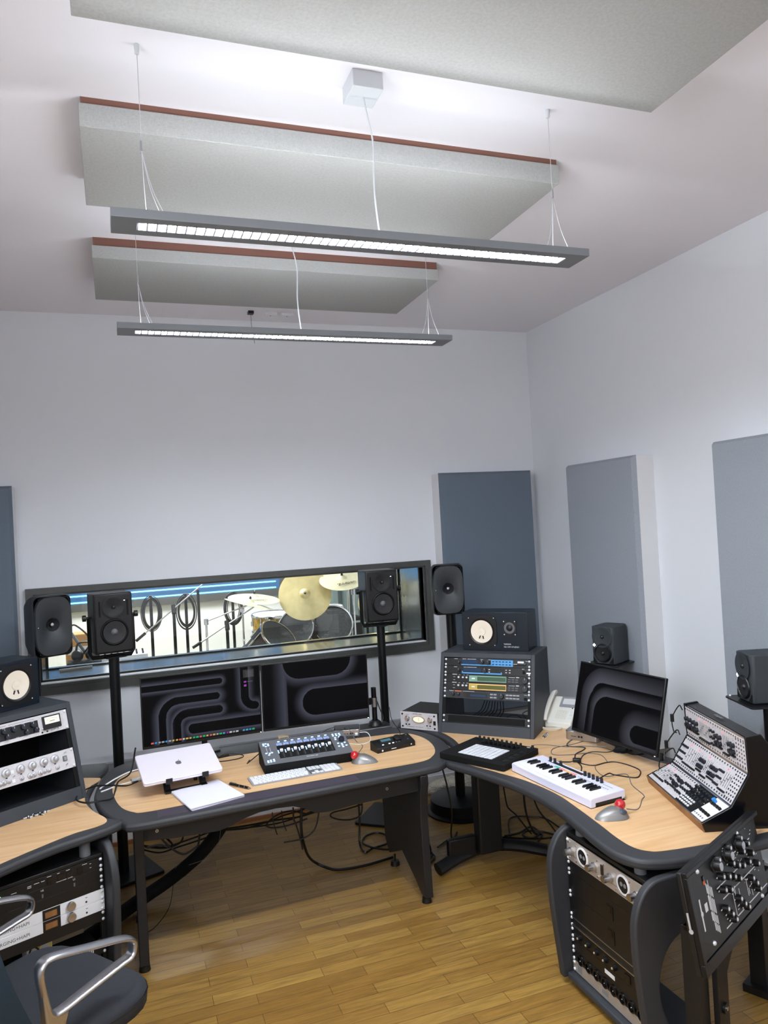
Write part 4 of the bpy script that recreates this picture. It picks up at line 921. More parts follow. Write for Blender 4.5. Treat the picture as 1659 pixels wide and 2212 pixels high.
# fruit emblem
ap=[]
for i in range(40):
    a=2*PI*i/40; r=.0155*(1-.10*math.cos(2*a+.0)*1.0)
    x=r*math.cos(a)*1.02; y=r*math.sin(a)
    if abs(math.cos(a))<.35: y*=.88 if y>0 else .93
    if x>0 and math.hypot(x-.021,y-.001)<.0095:
        q=math.atan2(y-.001,x-.021); x=.021+.0095*math.cos(q) ; y=.001+.0095*math.sin(q)
    ap.append((.186+x,.131+y))
b=MB().m('mid_grey').prism(ap,.0155,.0158).prism([(.186+.001,.131+.0165),(.186+.001+.0005,.131+.0215),(.186+.0045,.131+.0245),(.186+.0075,.131+.0255),(.186+.0065,.131+.0205),(.186+.0035,.131+.0175)],.0155,.0158); b.build('emblem',t)
t=thing('laptop_stand','black folding stand holding up the silver laptop','laptop stand',(.072,3.672,T),.125)
for x in (.10,.27):
    b=MB().m('black').prism([(-.012,.058),(-.012,.082),(-.006,.082),(-.004,.058),(.20,.112),(.24,.118),(.24,.108),(.10,.06),(.06,.002),(.02,.002),(.02,.012),(.05,.014),(.08,.05)],x,x+.03,'x'); b.build('hook_arm',t)
MB().m('black').box(.10,.30,.03,.05,.0,.012).box(.10,.30,.18,.20,.095,.103).build('cross_bar',t)
MB().m('black').cyl((.13,.15,.0),(.13,.15,.09),.01).cyl((.27,.15,.0),(.27,.15,.09),.01).build('strut',t)

# paper stack
t=thing('paper_stack','stack of loose white papers at the front left of the middle desk','papers',(0,0,T+.0012))
for k in range(6):
    j=[random.uniform(-.004,.004) for _ in range(8)]
    q=[(.197+j[0],3.709+j[1]),(.422+j[2],3.773+j[3]),(.503+j[4],3.493+j[5]),(.262+j[6],3.431+j[7])]
    MB().m('paper').prism(q[::-1],.0018*k,.0018*k+.0012).build('sheet',t)
t=thing('pen','black ballpoint pen with silver rings, beside the white keyboard','pen',(.508,3.631,T+.008),math.atan2(-.116,.081))
MB().m('black_gloss').cyl((-.068,0,0),(.055,0,0),.006).build('barrel',t)
MB().m('chrome').cyl((.055,0,0),(.072,0,0),.0055,.0015).cyl((-.005,0,0),(.0,0,0),.0065).cyl((.03,0,0),(.034,0,0),.0065).cyl((-.072,0,0),(-.066,0,0),.0065).build('trim',t); MB().m('chrome').box(-.066,-.025,-.001,.001,.006,.009).build('clip',t)

# numeric keyboard
t=thing('computer_keyboard','flat white keyboard with number block on the middle desk','keyboard',(.565,3.612,T+.0015),.047)
KW,KD=.458,.128
MB().m('light_grey').prism(rr(0,KW,0,KD,.006),0,.006).build('base',t,bevel=.001)
nk=0; rest=MB().m('key_white'); proto=None
rows=[]
p=.0205
def krow(y,h_,ws,x0): 
    x=x0; out=[]
    for w_ in ws:
        if w_>0: out.append((x,y,w_*p-.003,h_))
        x+=abs(w_)*p
    return out
R_=[]
R_+=krow(.006,.018,[1.2,1.0,1.0,1.25,4.6,1.25,1.0,1.1,1.0],.008)
R_+=krow(.027,.017,[2.1]+[1]*10+[1.55],.008)
R_+=krow(.0465,.017,[1.65]+[1]*11+[1.1],.008)
R_+=krow(.066,.017,[1.4]+[1]*12,.008)[:13]
R_+=krow(.0855,.017,[1]*13+[.9],.008)
R_+=krow(.105,.012,[1.0]*14,.008)
for r in range(4): R_+=krow(.006+.0205*r,.017,[1,1,1,1],.365) if r!=0 else krow(.006,.017,[2,1,1],.365)
R_+=krow(.0855,.017,[1]*4,.365)+krow(.105,.012,[1]*4,.365)
R_+=krow(.0855,.017,[1]*3,.300)+krow(.105,.012,[1]*3,.300)+krow(.066,.017,[1]*3,.300)+krow(.027,.017,[-1,1],.300)+krow(.006,.018,[1]*3,.300)
for i,(x,y,w_,h_) in enumerate(R_):
    if i<100: MB().m('key_white').prism(rr(x,x+w_,y,y+h_,.002,2),.006,.009).build('key',t,smooth=0)
    else: rest.prism(rr(x,x+w_,y,y+h_,.002,2),.006,.009)
if len(R_)>100: tag(rest.build('key',t,smooth=0),kind='stuff')
MB().m('mid_grey').box(.292,.358,.004,KD-.004,.0058,.0066).build('grey_field',t)

# fader controller
t=thing('fader_controller','dark fader controller with eight lit faders on the middle desk','mixing controller',(.650,3.742,T),-.035)
FW_,FD_=.456,.215
sideP=[(0,.0),(FD_,0),(FD_,.105),(FD_-.01,.112),(-.008,.052),(-.008,.046),(.012,.0)]
MB().m('black_matte').prism(sideP,0.0,FW_,'x').build('case',t,bevel=.002)
FM=frameM((0,-.008,.052),(1,0,0),(0,FD_-.002,.060)); LL=math.hypot(FD_-.002,.060)
MB().at(FM).m('mid_grey').prism(rr(0,FW_,0,LL,.006),0,.004).build('top_plate',t,bevel=.001)
MB().at(FM).m('black_matte').box(.083,.372,.038,.155,.004,.0046).build('fader_field',t)
cw=(.372-.083)/8
for k in range(8):
    x=.083+cw*(k+.5)
    MB().at(FM).m('black').box(x-.0015,x+.0015,.045,.15,.0046,.005).build('fader_slot',t)
    MB().at(FM).m('white').box(x-.0075,x+.0075,.094,.110,.005,.016).build('fader_cap',t,bevel=.0015)
    MB().at(FM).m('scribble_screen').box(x-.015,x+.013,.158,.180,.004,.0048).build('scribble_strip',t)
    MB().at(FM).m('led_white' if False else 'led_blue').box(x-.006,x+.006,.190,.197,.004,.006).build('select_button',t)
    b=MB().at(FM).m('knob_dark').cyl((x-.008,.128,.004),(x-.008,.128,.024),.0065,.0055,14); b.m('mark_grey').cyl((x-.008,.128,.024),(x-.008,.128,.0245),.004,n=10); b.build('knob',t,smooth=50)
    for j in range(3): MB().at(FM).m('led_blue').cyl((x-.016,.088+.011*j,.0046),(x-.016,.088+.011*j,.006),.0033,n=8).build('lit_button',t)
    b=MB().at(FM).m('mark_grey')
    for j in range(9): b.box(x+.004,x+.009,.047+.005*j,.048+.005*j,.0046,.0049)
    b.build('scale_marks',t)
for (x,y) in [(.020,.190),(.032,.190),(.020,.176),(.044,.184),(.044,.170),(.030,.164),(.022,.10),(.040,.096),(.052,.10),(.034,.082),(.02,.03),(.034,.033),(.05,.036),(.02,.018),(.034,.020),(.05,.022)]+[(.392+.018*i,.190+.0*i) for i in range(3)]+[(.392+.018*i,.175) for i in range(3)]+[(.398,.155),(.420,.158),(.396,.138),(.400,.098),(.418,.090),(.436,.098),(.398,.07),(.418,.076),(.418,.060),(.438,.07)]:
    MB().at(FM).m('led_blue').prism(rr(x-.0045,x+.0045,y-.0033,y+.0033,.001,2),.004,.0062).build('lit_button',t)
b=MB().at(FM).m('alu_matte').box(.028,.031,.10,.15,.004,.005).box(.046,.049,.10,.15,.004,.005); b.build('meter_marks',t)
MB().at(FM).m('knob_dark').lathe([(.015,.004),(.0145,.02),(.012,.024),(.0001,.024)],24,(.424,.122,0)).build('jog_knob',t,smooth=50)
MB().at(FM).m('mark_white').text('Solid State Logic',.009,TM(.245,.022,.0042)).build('lettering',t)

# monitor controller
t=thing('monitor_controller','small black volume controller with a big knob on the middle desk','controller',(1.262,3.790,T),.17)
cp=[(0,0),(.085,0),(.085,.05),(.075,.053),(.010,.032),(0,.025)]
MB().m('black').prism(cp,0,.236,'x').build('case',t,bevel=.003); FM=frameM((0,.010,.0325),(1,0,0),(0,.065,.021))
MB().at(FM).m('black_gloss').box(.035,.125,.018,.062,0,.001).build('display',t); b=MB().at(FM).m('screen_dim').box(.05,.11,.035,.055,.001,.0013); b.build('display_picture',t)
MB().at(FM).m('black').lathe([(.024,0),(.023,.010),(.020,.012),(.0001,.011)],28,(.152,.040,0)).build('volume_knob',t,smooth=50)
for x,y in ((.045,.010),(.085,.010),(.108,.010),(.128,.010),(.146,.010),(.205,.016),(.215,.055)): MB().at(FM).m('led_white' if x in (.045,.085,.108) else 'mark_grey').box(x-.004,x+.004,y-.0022,y+.0022,0,.001).build('button',t)
b=MB().m('mark_white').at(FRONT).cyl((.03,.012,0),(.03,.012,.001),.005,n=10).cyl((.21,.014,0),(.21,.014,.001),.004,n=10).box(.085,.115,.010,.014,0,.0008); b.build('front_marks',t)
MB().m('rubber').tube([(1.48-1.262,3.92-3.79,.03),(.23,.16,.05),(.22,.22,.10),(.235,.27,.16)],.0022,6,5).build('cable',t)

def trackball(o,rz,lab):
    t=thing('trackball_mouse',lab,'mouse',o,rz,'grey trackball mice with a red ball')
    # body: height field over a rounded outline; +x is the tail (palm), -x the head
    N=28;K=9;vs=[];fs=[]
    def out(a):
        c,s_=math.cos(a),math.sin(a); rx=.078 if c>0 else .062; ry=.046-.010*c+.003*math.cos(2*a)
        return rx*c,ry*s_
    for k in range(K+1):
        f=k/K
        for i in range(N):
            a=2*PI*i/N; x,y=out(a); x*=f; y*=f
            hgt=(.040-.020*max(0,x/.078)**1.2-.006*max(0,-x/.062))*(1-f**2.6)**.6+.003*(1 if k<K else 0)
            vs.append((x,y,max(hgt,.001)))
    for k in range(K):
        for i in range(N): fs.append((k*N+i,(k+1)*N+i,(k+1)*N+(i+1)%N,k*N+(i+1)%N))
    MB().m('trackball_silver').add(vs,fs).build('body',t,smooth=80)
    MB().m('red_ball').sphere((-.040,-.018,.040),.0215,24).build('ball',t,smooth=80)
    b=MB().m('trackball_dark').sphere((-.028,.022,.026),.019,18,.62); b.build('button',t,smooth=80)
    return t
trackball((1.150,3.700,T+.001),-.55,'grey trackball mouse with a red ball on the middle desk')
trackball((1.820,2.535,T+.001),2.95,'grey trackball mouse with a red ball at the front of the right desk')
# dock
t=thing('dock','small silver computer dock with a black top, behind the fader controller','dock',(1.135,4.205,T+.001),-.30)
MB().m('alu').prism(rr(0,.155,0,.11,.012),0,.040).build('case',t,bevel=.002); MB().m('black_gloss').prism(rr(.003,.152,.003,.107,.010),.040,.043).build('top',t)
b=MB().m('black').at(FRONT).box(.04,.07,.017,.020,0,.0006).cyl((.082,.019,0),(.082,.019,.0006),.003).box(.095,.115,.015,.023,0,.0006); b.build('ports',t); MB().m('white').box(.125,.14,-.02,0,.012,.02).build('plug',t)
def cable(pts,r,lab,m='rubber',cat='cable',grp=None,n=6,name='cable'):
    o=Vector(pts[0]); o.z=max(0,o.z-r)
    b=MB().m(m).tube([tuple(Vector(p)-o) for p in pts],r,n,7); ob=b.build(name,loc=tuple(o)); return tag(ob,lab,cat,grp)
Z=T+.003
cable([(1.27,4.17,.70),(1.32,4.15,.70),(1.325,4.10,Z),(1.29,4.02,Z),(1.23,4.0,Z),(1.18,4.04,Z)],.0022,'white cable curling out of the silver dock','white')
cable([(1.20,4.30,Z),(1.215,4.19,.735),(1.229,4.06,Z),(1.235,3.97,Z),(1.19,3.88,Z),(1.135,3.80,Z),(1.115,3.745,.70)],.0020,'thin brown cord of the middle trackball mouse','mid_grey')
cable([(.80,4.28,Z),(.86,4.22,Z),(.98,4.20,Z),(1.03,4.24,Z),(1.10,4.25,.72),(1.16,4.25,.73)],.0025,'black cable on the rear of the middle desk behind the fader controller')
cable([(.62,4.03,Z),(.60,3.98,Z),(.70,3.96,.76),(.66,3.93,.78)],.003,'short black cable at the back of the fader controller')
b=MB().m('rubber').box(-.03,.03,-.012,.012,0,.014); tag(b.build('plug_adapter',loc=(.50,4.165,T),rz=.2,bevel=.002),'black plug adapter on the desk between laptop and fader controller','adapter')
cable([(.44,4.13,Z),(.52,4.16,.70),(.60,4.14,Z),(.58,4.09,Z),(.50,4.08,Z),(.42,4.10,Z)],.003,'black cable loop beside the plug adapter behind the laptop')
cable([(.10,4.02,.73),(.02,4.03,.72),(-.05,4.02,.70),(-.11,3.98,Z),(-.125,3.95,Z)],.0036,'white cable arching out from behind the laptop, upper one','white')
cable([(.10,3.98,.71),(.02,3.98,Z),(-.04,3.96,Z),(-.09,3.92,Z),(-.12,3.90,Z)],.0036,'white cable lying on the desk left of the laptop, lower one','white')
cable([(.10,4.00,.70),(.04,3.96,Z),(.0,3.93,Z),(-.07,3.95,.69),(-.15,3.98,.69),(-.21,3.90,.695),(-.225,3.79,.70),(-.18,3.72,.70),(-.12,3.715,.70),(-.07,3.78,Z),(-.055,3.88,Z),(-.04,3.96,.70),(.02,4.02,.72),(.05,4.16,.80)],.0042,'thick black cable making a loop across the gap between left and middle desk')
t=thing('usb_hub','small silver hub left of the laptop','hub',(.05,3.985,T+.001),.1); MB().m('alu').box(-.03,.08,-.02,.02,0,.012).build('case',t,bevel=.002); MB().m('black').box(-.03,-.026,-.015,.015,.002,.01).build('ports',t)
t=thing('outlet_box','small beige socket box on the desk under the monitor gap','socket box',(.86,4.30,T)); MB().m('tan_panel').box(-.03,.03,-.02,.02,0,.03).build('case',t,bevel=.003); MB().m('mid_grey').box(-.02,.02,-.021,-.02,.006,.024).build('socket',t)

# ================================================================ THINGS ON THE RIGHT DESK
t=thing('pad_controller','black pad controller with a grid of white pads on the right desk','pad controller',(1.517,3.558,T+.003),-1.085)
PWd,PDp,PHt=.392,.325,.030
MB().m('black_matte').prism(rr(0,PWd,0,PDp,.008),0,PHt).build('case',t,bevel=.002)
g0x,g0y,gs=.085,.045,.0262
for i in range(8):
    for j in range(8): MB().m('pad_white').prism(rr(g0x+gs*i+.0016,g0x+gs*(i+1)-.0016,g0y+.0205*j+.0014,g0y+.0205*(j+1)-.0014,.002,2),PHt,PHt+.003).build('pad',t,smooth=0)
MB().m('black_gloss').box(.09,.31,.245,.282,PHt,PHt+.001).build('display',t)
for k in range(10): knob(t,.045+.0285*k,.300,.0068,.018,'black',z=PHt,ind=False)
knob(t,.372,.300,.0075,.018,'black',z=PHt,ind=False)
MB().m('mark_white').box(.335,.352,.302,.310,PHt,PHt+.0012).build('logo_plate',t)
for k in range(8): MB().m('black').box(.315,.335,.05+.021*k,.063+.021*k,PHt,PHt+.0015).build('button',t)
for k in range(4): MB().m('black').box(.346,.378,.05+.05*k,.085+.05*k,PHt,PHt+.0012).build('button',t)

t=thing('keyboard_synthesizer','white small keyboard controller with thirty-seven slim keys on the right desk','keyboard',(1.742,3.208,T+.002),-1.48)
SW,SD=.565,.185
MB().m('white_plastic').prism([(0,0),(0,.036),(.012,.040),(SD,.044),(SD,.012),(SD-.02,.004),(.03,.004),(.02,0)],0,SW,'x').build('case',t,bevel=.003)
MB().m('black').box(SW-.002,SW+.0008,.025,SD-.02,.004,.018).box(.0,SW,.0,SD,-.002,.0015).build('underside',t)
kx0,kx1=.035,SW-.018; nW=22; kw=(kx1-kx0)/nW; KZ=.0405
for i in range(nW): MB().m('key_white').box(kx0+kw*i+.0005,kx0+kw*(i+1)-.0005,.016,.108,KZ,KZ+.004).build('white_key',t,bevel=.0008)
i=0
for i in range(nW-1):
    if i%7 in (0,1,3,4,5):
        x=kx0+kw*(i+1)
        b=MB().m('black_gloss').prism([(.052,KZ+.004),(.108,KZ+.004),(.108,KZ+.012),(.060,KZ+.012)],x-.0058,x+.0058,'x'); b.build('black_key',t)
MB().m('knob_dark').box(.085,.330,.150,.170,.0438,.0444).build('display_strip',t); MB().m('drum_wood').box(.25,.33,.152,.168,.0444,.0448).build('display',t)
for x,y in ((.095,.160),(.128,.160),(.172,.160),(.345,.158),(.372,.158),(.399,.158),(.426,.158),(.453,.158)): knob(t,x,y,.0072,.020,'knob_dark',z=.044,ind=False)
MB().m('white').cyl((.112,.160,.0444),(.112,.160,.048),.006,n=14).build('button',t)
for k,c in enumerate(('teal','coral','amber','coral')):
    MB().m(c).box(.165+.038*k,.200+.038*k,.122,.140,.0436,.0442).build('colour_tile',t)
b=MB().m('light_grey')
for i in range(3):
    for j in range(4): b.box(.02+.018*i,.026+.018*i,.07+.02*j,.073+.02*j,.0415,.0425)
for i in range(16): b.box(.335+.0125*i,.343+.0125*i,.124,.128,.0437,.0442)
b.box(.47,.53,.149,.152,.0442,.0446); b.build('print',t)

# telephone
t=thing('telephone','cream desk telephone with handset and small grey screen, between cabinet and tilted monitor','telephone',(2.262,3.80,T),-.90)
body=[(0,0),(.20,0),(.20,.135),(.185,.14),(0,.035)]
MB().m('cream').prism(body,0,.185,'x').build('body',t,bevel=.006); MB().m('mid_grey').box(.0,.185,.01,.19,-.0,.008).build('base',t)
FM=frameM((0,0,.035),(1,0,0),(0,.185,.105))
MB().at(FM).m('light_grey').box(.085,.182,.125,.208,0,.006).build('screen_surround',t,bevel=.002); MB().at(FM).m('phone_lcd').box(.10,.172,.145,.19,.006,.007).build('screen',t)
for i in range(6):
    for j in range(7): pass
b=MB().at(FM).m('tan_panel')
for i in range(7):
    for j in range(7): b.cyl((.085+.009*i,.035+.010*j,0),(.085+.009*i,.035+.010*j,.0006),.0018,n=6)
b.build('speaker_holes',t)
for j in range(7): MB().at(FM).m('white').box(.158,.175,.03+.012*j,.036+.012*j,0,.003).build('button',t)
MB().at(FM).m('black').cyl((.165,.120,0),(.165,.120,.002),.004,n=12).build('camera_eye',t)
hs=MB().at(FM@TM(.034,0,.012)).m('cream'); hs.tube([(0,-.012,.004),(0,.02,.018),(0,.10,.026),(0,.19,.020),(0,.225,.002)],.022,12,6,flat=.62); hs.build('handset',t,smooth=60)
coil=[]
base=[(.02,-.02,.045),(.012,-.035,.03),(.02,-.05,.014),(.06,-.06,.010),(.11,-.05,.010),(.13,-.02,.010),(.10,-.01,.010),(.05,-.015,.012)]
P=cr3([Vector(p) for p in base],14)
for i in range(len(P)*5):
    f=i/5; k=min(int(f),len(P)-2); q=P[k].lerp(P[k+1],f-k); a=i*1.25; coil.append((q.x+.007*math.cos(a),q.y+.004*math.cos(a+1),q.z+.007*math.sin(a)))
MB().m('cream').tube(coil,.0022,5).build('coiled_cord',t)
# silver mini computer
t=thing('mini_computer','silver mini computer under the tilted monitor','computer',(2.245,3.52,T+.002),-.95); MB().m('alu').prism(rr(0,.19,0,.19,.025),0,.048).build('case',t,bevel=.003)
b=MB().m('black').at(FRONT).box(.035,.065,.020,.023,0,.0006).box(.075,.085,.016,.026,0,.0006).box(.09,.10,.016,.026,0,.0006); b.build('ports',t)
# screws
def screw_thing(x,y,rz,lab,g):
    t=thing('rack_screw',lab,'screw',(x,y,T+.0062),rz,g); MB().m('screw').cyl((0,0,0),(.018,0,-.001),.0026,n=8).build('shaft',t); MB().m('screw').cyl((-.006,0,0),(0,0,0),.0062,.0055,n=12).m('black').cyl((.0,0,0),(.002,0,0),.0078,n=12).build('head',t)
for k in range(7): screw_thing(-.415+.011*k+random.uniform(-.012,.012),3.700+.006*k+random.uniform(-.012,.012),random.uniform(0,6),'loose silver rack screw in the little heap in front of the left cabinet','screws before the left cabinet')
for k in range(4): screw_thing(2.165+.014*k,3.600+.012*k,random.uniform(0,6),'loose silver rack screw on the desk between the right cabinet and the telephone','screws beside the right cabinet')
# cables
cable([(1.98,3.36,.70),(2.034,3.553-.05,Z),(2.10,3.48,Z),(2.17,3.40,Z),(2.266,3.359,Z),(2.327,3.295,Z),(2.335,3.21,Z)],.002,'thin brown cable running from the pad controller towards the round puck','mid_grey')
cable([(2.33,3.50,Z),(2.26,3.482,Z),(2.186,3.405,Z),(2.245,3.342,Z),(2.211,3.305,Z),(2.139,3.265,Z),(2.085,3.166,Z),(2.116,3.086,Z),(2.19,3.09,Z),(2.237,3.079,Z),(2.263,3.015,Z),(2.264,2.931,Z),(2.222,2.874,Z),(2.178,2.855,Z),(2.124,2.929,Z),(2.113,2.958,Z),(2.03,2.92,Z)],.0032,'black cable with wide bends reaching the five knobs of the white keyboard')
cable([(2.325,3.443,Z),(2.236,3.42,Z),(2.124,3.412,Z),(2.075,3.384,Z),(2.046,3.318,Z),(2.121,3.275,Z),(2.196,3.259,Z),(2.244,3.205,Z),(2.217,3.116,Z),(2.195,3.091,Z),(2.128,3.079,Z),(2.085,3.008,Z),(2.078,2.932,Z),(2.175,2.912,Z),(2.109,2.786,Z),(2.074,2.666,Z),(2.037,2.63,Z),(1.956,2.555,Z),(1.89,2.54,.70)],.002,'thin brown cord of the right trackball mouse, looping across the right desk','mid_grey')
cable([(1.96,3.18,.70),(2.051,3.184,Z),(2.082,3.18,Z),(2.063,3.104,Z),(2.01,3.03,Z)],.003,'short black cable with a knot behind the white keyboard')
cable([(2.37,3.23,Z),(2.30,3.22,Z),(2.24,3.26,Z),(2.17,3.24,Z),(2.10,3.17,Z)],.0028,'black cable from the round puck to the cable knot')
b=MB().m('black').lathe([(.0001,.012),(.030,.010),(.040,.004),(.041,0),(.0001,0)],28); tag(b.build('cable_puck',loc=(2.370,3.205,T+.001)),'flat round black puck on the desk in front of the tilted monitor','puck')
b=MB().m('black').box(-.02,.02,-.013,.013,0,.018); tag(b.build('cable_clip',loc=(2.085,3.172,T+.001),rz=-.6,bevel=.004),'black ferrite clip where the desk cables cross','ferrite clip')

# ================================================================ MODULAR SYNTHESIZER
u=Vector((-.313,-.95,0)).normalized(); v=Vector((.95,-.313,0)).normalized(); MO=Vector((2.198,2.779,T+.001))
t=thing('modular_synthesizer','open modular synthesizer case with three rows of silver modules on the right desk','synthesizer',MO,math.atan2(u.y,u.x))
MWd=.545
# local frame: x along width, y depth, z up ; y_local = rot90(x) must equal v
pf=[(-.011,.031),(.107,.085),(.182,.203),(.178,.337)]
prof=[(0,0),(-.012,.034),(.105,.087),(.180,.205),(.174,.345),(.235,.352),(.31,.25),(.33,.10),(.30,.0)]
for x in (0,MWd-.012):
    MB().m('black_gloss').prism(prof,x,x+.012,'x').build('side_panel',t,bevel=.002)
MB().m('black').prism([(.02,.002),(.30,.002),(.325,.10),(.305,.245),(.235,.346),(.185,.34),(.19,.20),(.115,.075),(.01,.025)],.012,MWd-.012,'x').build('case_body',t)
MB().m('walnut').prism([(-.004,0),(-.014,.034),(.004,.036),(.012,0)],0,MWd-.001,'x').build('wooden_front_lip',t,bevel=.001)
b=MB().m('mark_grey').text('doepfer',.022,TM(MWd*.48,.210,.3495)@RZ(0)); b.build('lettering',t)
def rowM(a,bb): return frameM((.012,a[0],a[1]),(1,0,0),(0,bb[0]-a[0],bb[1]-a[1])),math.hypot(bb[0]-a[0],bb[1]-a[1])
nk=0; jack=MB(); smallk=MB()
UWm=MWd-.024
for ri,(a,bb) in enumerate(zip(pf[:-1],pf[1:])):
    FM,LL=rowM((a[0],a[1]+.002),(bb[0],bb[1]+.002)); rnd=random.Random(ri+5)
    MB().at(FM).m('chrome').box(0,UWm,0,.006,-.002,.002).box(0,UWm,LL-.006,LL,-.002,.002).build('rail',t)
    if ri==0: ws=[.07,.05,.045,.055,.06,.15,.091]
    elif ri==1: ws=[.07,.075,.05,.045,.05,.06,.045,.06,.066]
    else: ws=[.07,.06,.05,.055,.045,.06,.055,.05,.076]
    sc_=UWm/sum(ws); x=0
    for mi,wm in enumerate(ws):
        wm*=sc_; darkm=(ri==0 and mi==5); pale=(ri==0 and mi==6)
        mp=MB().at(FM).m('black_matte' if darkm else ('white' if pale else 'silver_face')).box(x+.0004,x+wm-.0004,.005,LL-.005,0,.002).build('module_panel',t)
        y0,y1=.014,LL-.014
        if darkm:
            for i in range(6):
                for j in range(3):
                    jack.m('pad_white').at(FM).cyl((x+.012+.0175*i,y0+.004+.014*j,.002),(x+.012+.0175*i,y0+.004+.014*j,.006),.0052,n=10)
            for i in range(6):
                for j in range(3):
                    if nk<100: MB().at(FM).m('knob_dark').cyl((x+.016+.024*i,y1-.012-.022*j,.002),(x+.016+.024*i,y1-.012-.022*j,.016),.0068,.006,12).build('knob',t,smooth=50); nk+=1
            jack.m('brass_pale').at(FM)
            for i in range(16): 
                q=(x+rnd.uniform(.006,wm-.006),rnd.uniform(.06,y1)); jack.cyl((q[0],q[1],.002),(q[0],q[1],.005),.0022,n=6)
        elif pale:
            for i in range(4):
                for j in range(2): jack.m('black').at(FM).box(x+.014+.02*i,x+.026+.02*i,.035+.05*j,.047+.05*j,.002,.010)
            jack.m('chrome')
            for i in range(5): jack.cyl((x+.012+.016*i,.018,.002),(x+.012+.016*i,.018,.005),.004,n=8)
            MB().at(FM).m('blue_knob').cyl((x+.02,y1-.012,.002),(x+.02,y1-.012,.018),.008,n=14).build('knob',t)
        else:
            style=rnd.random()
            n2=max(1,int(wm/.016)); cols=[x+wm*(i+.5)/n2 for i in range(n2)]
            for i,cx in enumerate(cols):   # jack rows at top and bottom
                for yy_ in ([y0,y1] if ri>0 else [y1]):
                    jack.m('chrome').at(FM).cyl((cx,yy_,.002),(cx,yy_,.0042),.0042,n=10).m('black').cyl((cx,yy_,.0042),(cx,yy_,.0048),.0024,n=8)
            if mi==len(ws)-1 and ri>0:
                for i in range(4):
                    for j in range(7): jack.m('chrome').at(FM).cyl((x+wm*(i+.5)/4,y0+.005+.0155*j,.002),(x+wm*(i+.5)/4,y0+.005+.0155*j,.004),.0042,n=8).m('black').cyl((x+wm*(i+.5)/4,y0+.005+.0155*j,.004),(x+wm*(i+.5)/4,y0+.005+.0155*j,.0046),.0026,n=8)
            elif style<.45:
                for i in range(2):
                    for j in range(2):
                        cx=x+wm*(.28+.44*i); cy=LL*.40+.026*j
                        if nk<100: MB().at(FM).m('knob_dark').cyl((cx,cy,.002),(cx,cy,.017),.0095,.0085,14).build('knob',t,smooth=50); nk+=1
                for k in range(6): smallk.m('black').at(FM).cyl((x+wm*(.12+.15*k),LL*.28,.002),(x+wm*(.12+.15*k),LL*.28,.010),.004,n=8)
            elif style<.7:
                for i in range(4):
                    cx=x+wm*(i+.5)/4
                    smallk.m('black').at(FM).box(cx-.001,cx+.001,LL*.30,LL*.72,.002,.0024).m('mark_grey').box(cx-.004,cx+.004,LL*(.4+.08*i)-.002,LL*(.4+.08*i)+.002,.0024,.008)
                smallk.m('led_red').box(x+.004,x+.010,LL*.78,LL*.82,.002,.004)
                for k in range(5): smallk.m('black').cyl((x+wm*(.14+.18*k),LL*.20,.002),(x+wm*(.14+.18*k),LL*.20,.010),.0042,n=8)
            else:
                for j in range(3):
                    for i in range(max(2,int(wm/.018))):
                        cx=x+wm*(i+.5)/max(2,int(wm/.018)); cy=LL*(.26+.2*j)
                        if nk<100: MB().at(FM).m('knob_dark').cyl((cx,cy,.002),(cx,cy,.013),.0058,.005,10).build('knob',t,smooth=50); nk+=1
            jack.m('mid_grey').at(FM)
            for k in range(7): 
                q=rnd.uniform(.18,.8)*LL; qx=x+rnd.uniform(.1,.7)*wm; jack.box(qx,qx+.008,q,q+.0010,.002,.0023)
        x+=wm
tag(jack.build('jack_sockets',t),kind='stuff'); tag(smallk.build('slider_rows',t),kind='stuff')
def W(p): return tuple(MO+u*p[0]+v*p[1]+Vector((0,0,p[2])))
for a,c,l in (((.0,.168,.315),(.0,.135,.215),'top black power cord looping beside the modular synthesizer'),((.0,.150,.205),(.0,.085,.090),'middle black power cord looping beside the modular synthesizer'),((.0,.125,.125),(.01,.055,.062),'lower black power cord looping beside the modular synthesizer')):
    m_=((a[0]+c[0])/2-.055,(a[1]+c[1])/2-.01,(a[2]+c[2])/2)
    ob=cable([W(a),W((a[0]-.035,a[1],a[2]+.01)),W(m_),W((c[0]-.03,c[1],c[2])),W(c)],.0028,l,grp='power cords of the modular synthesizer')
    o=Vector(W(m_))-ob.location; MB().m('rubber').cyl((o.x,o.y,o.z-.015),(o.x,o.y,o.z+.018),.0085,n=10).build('ferrite_bead',ob)

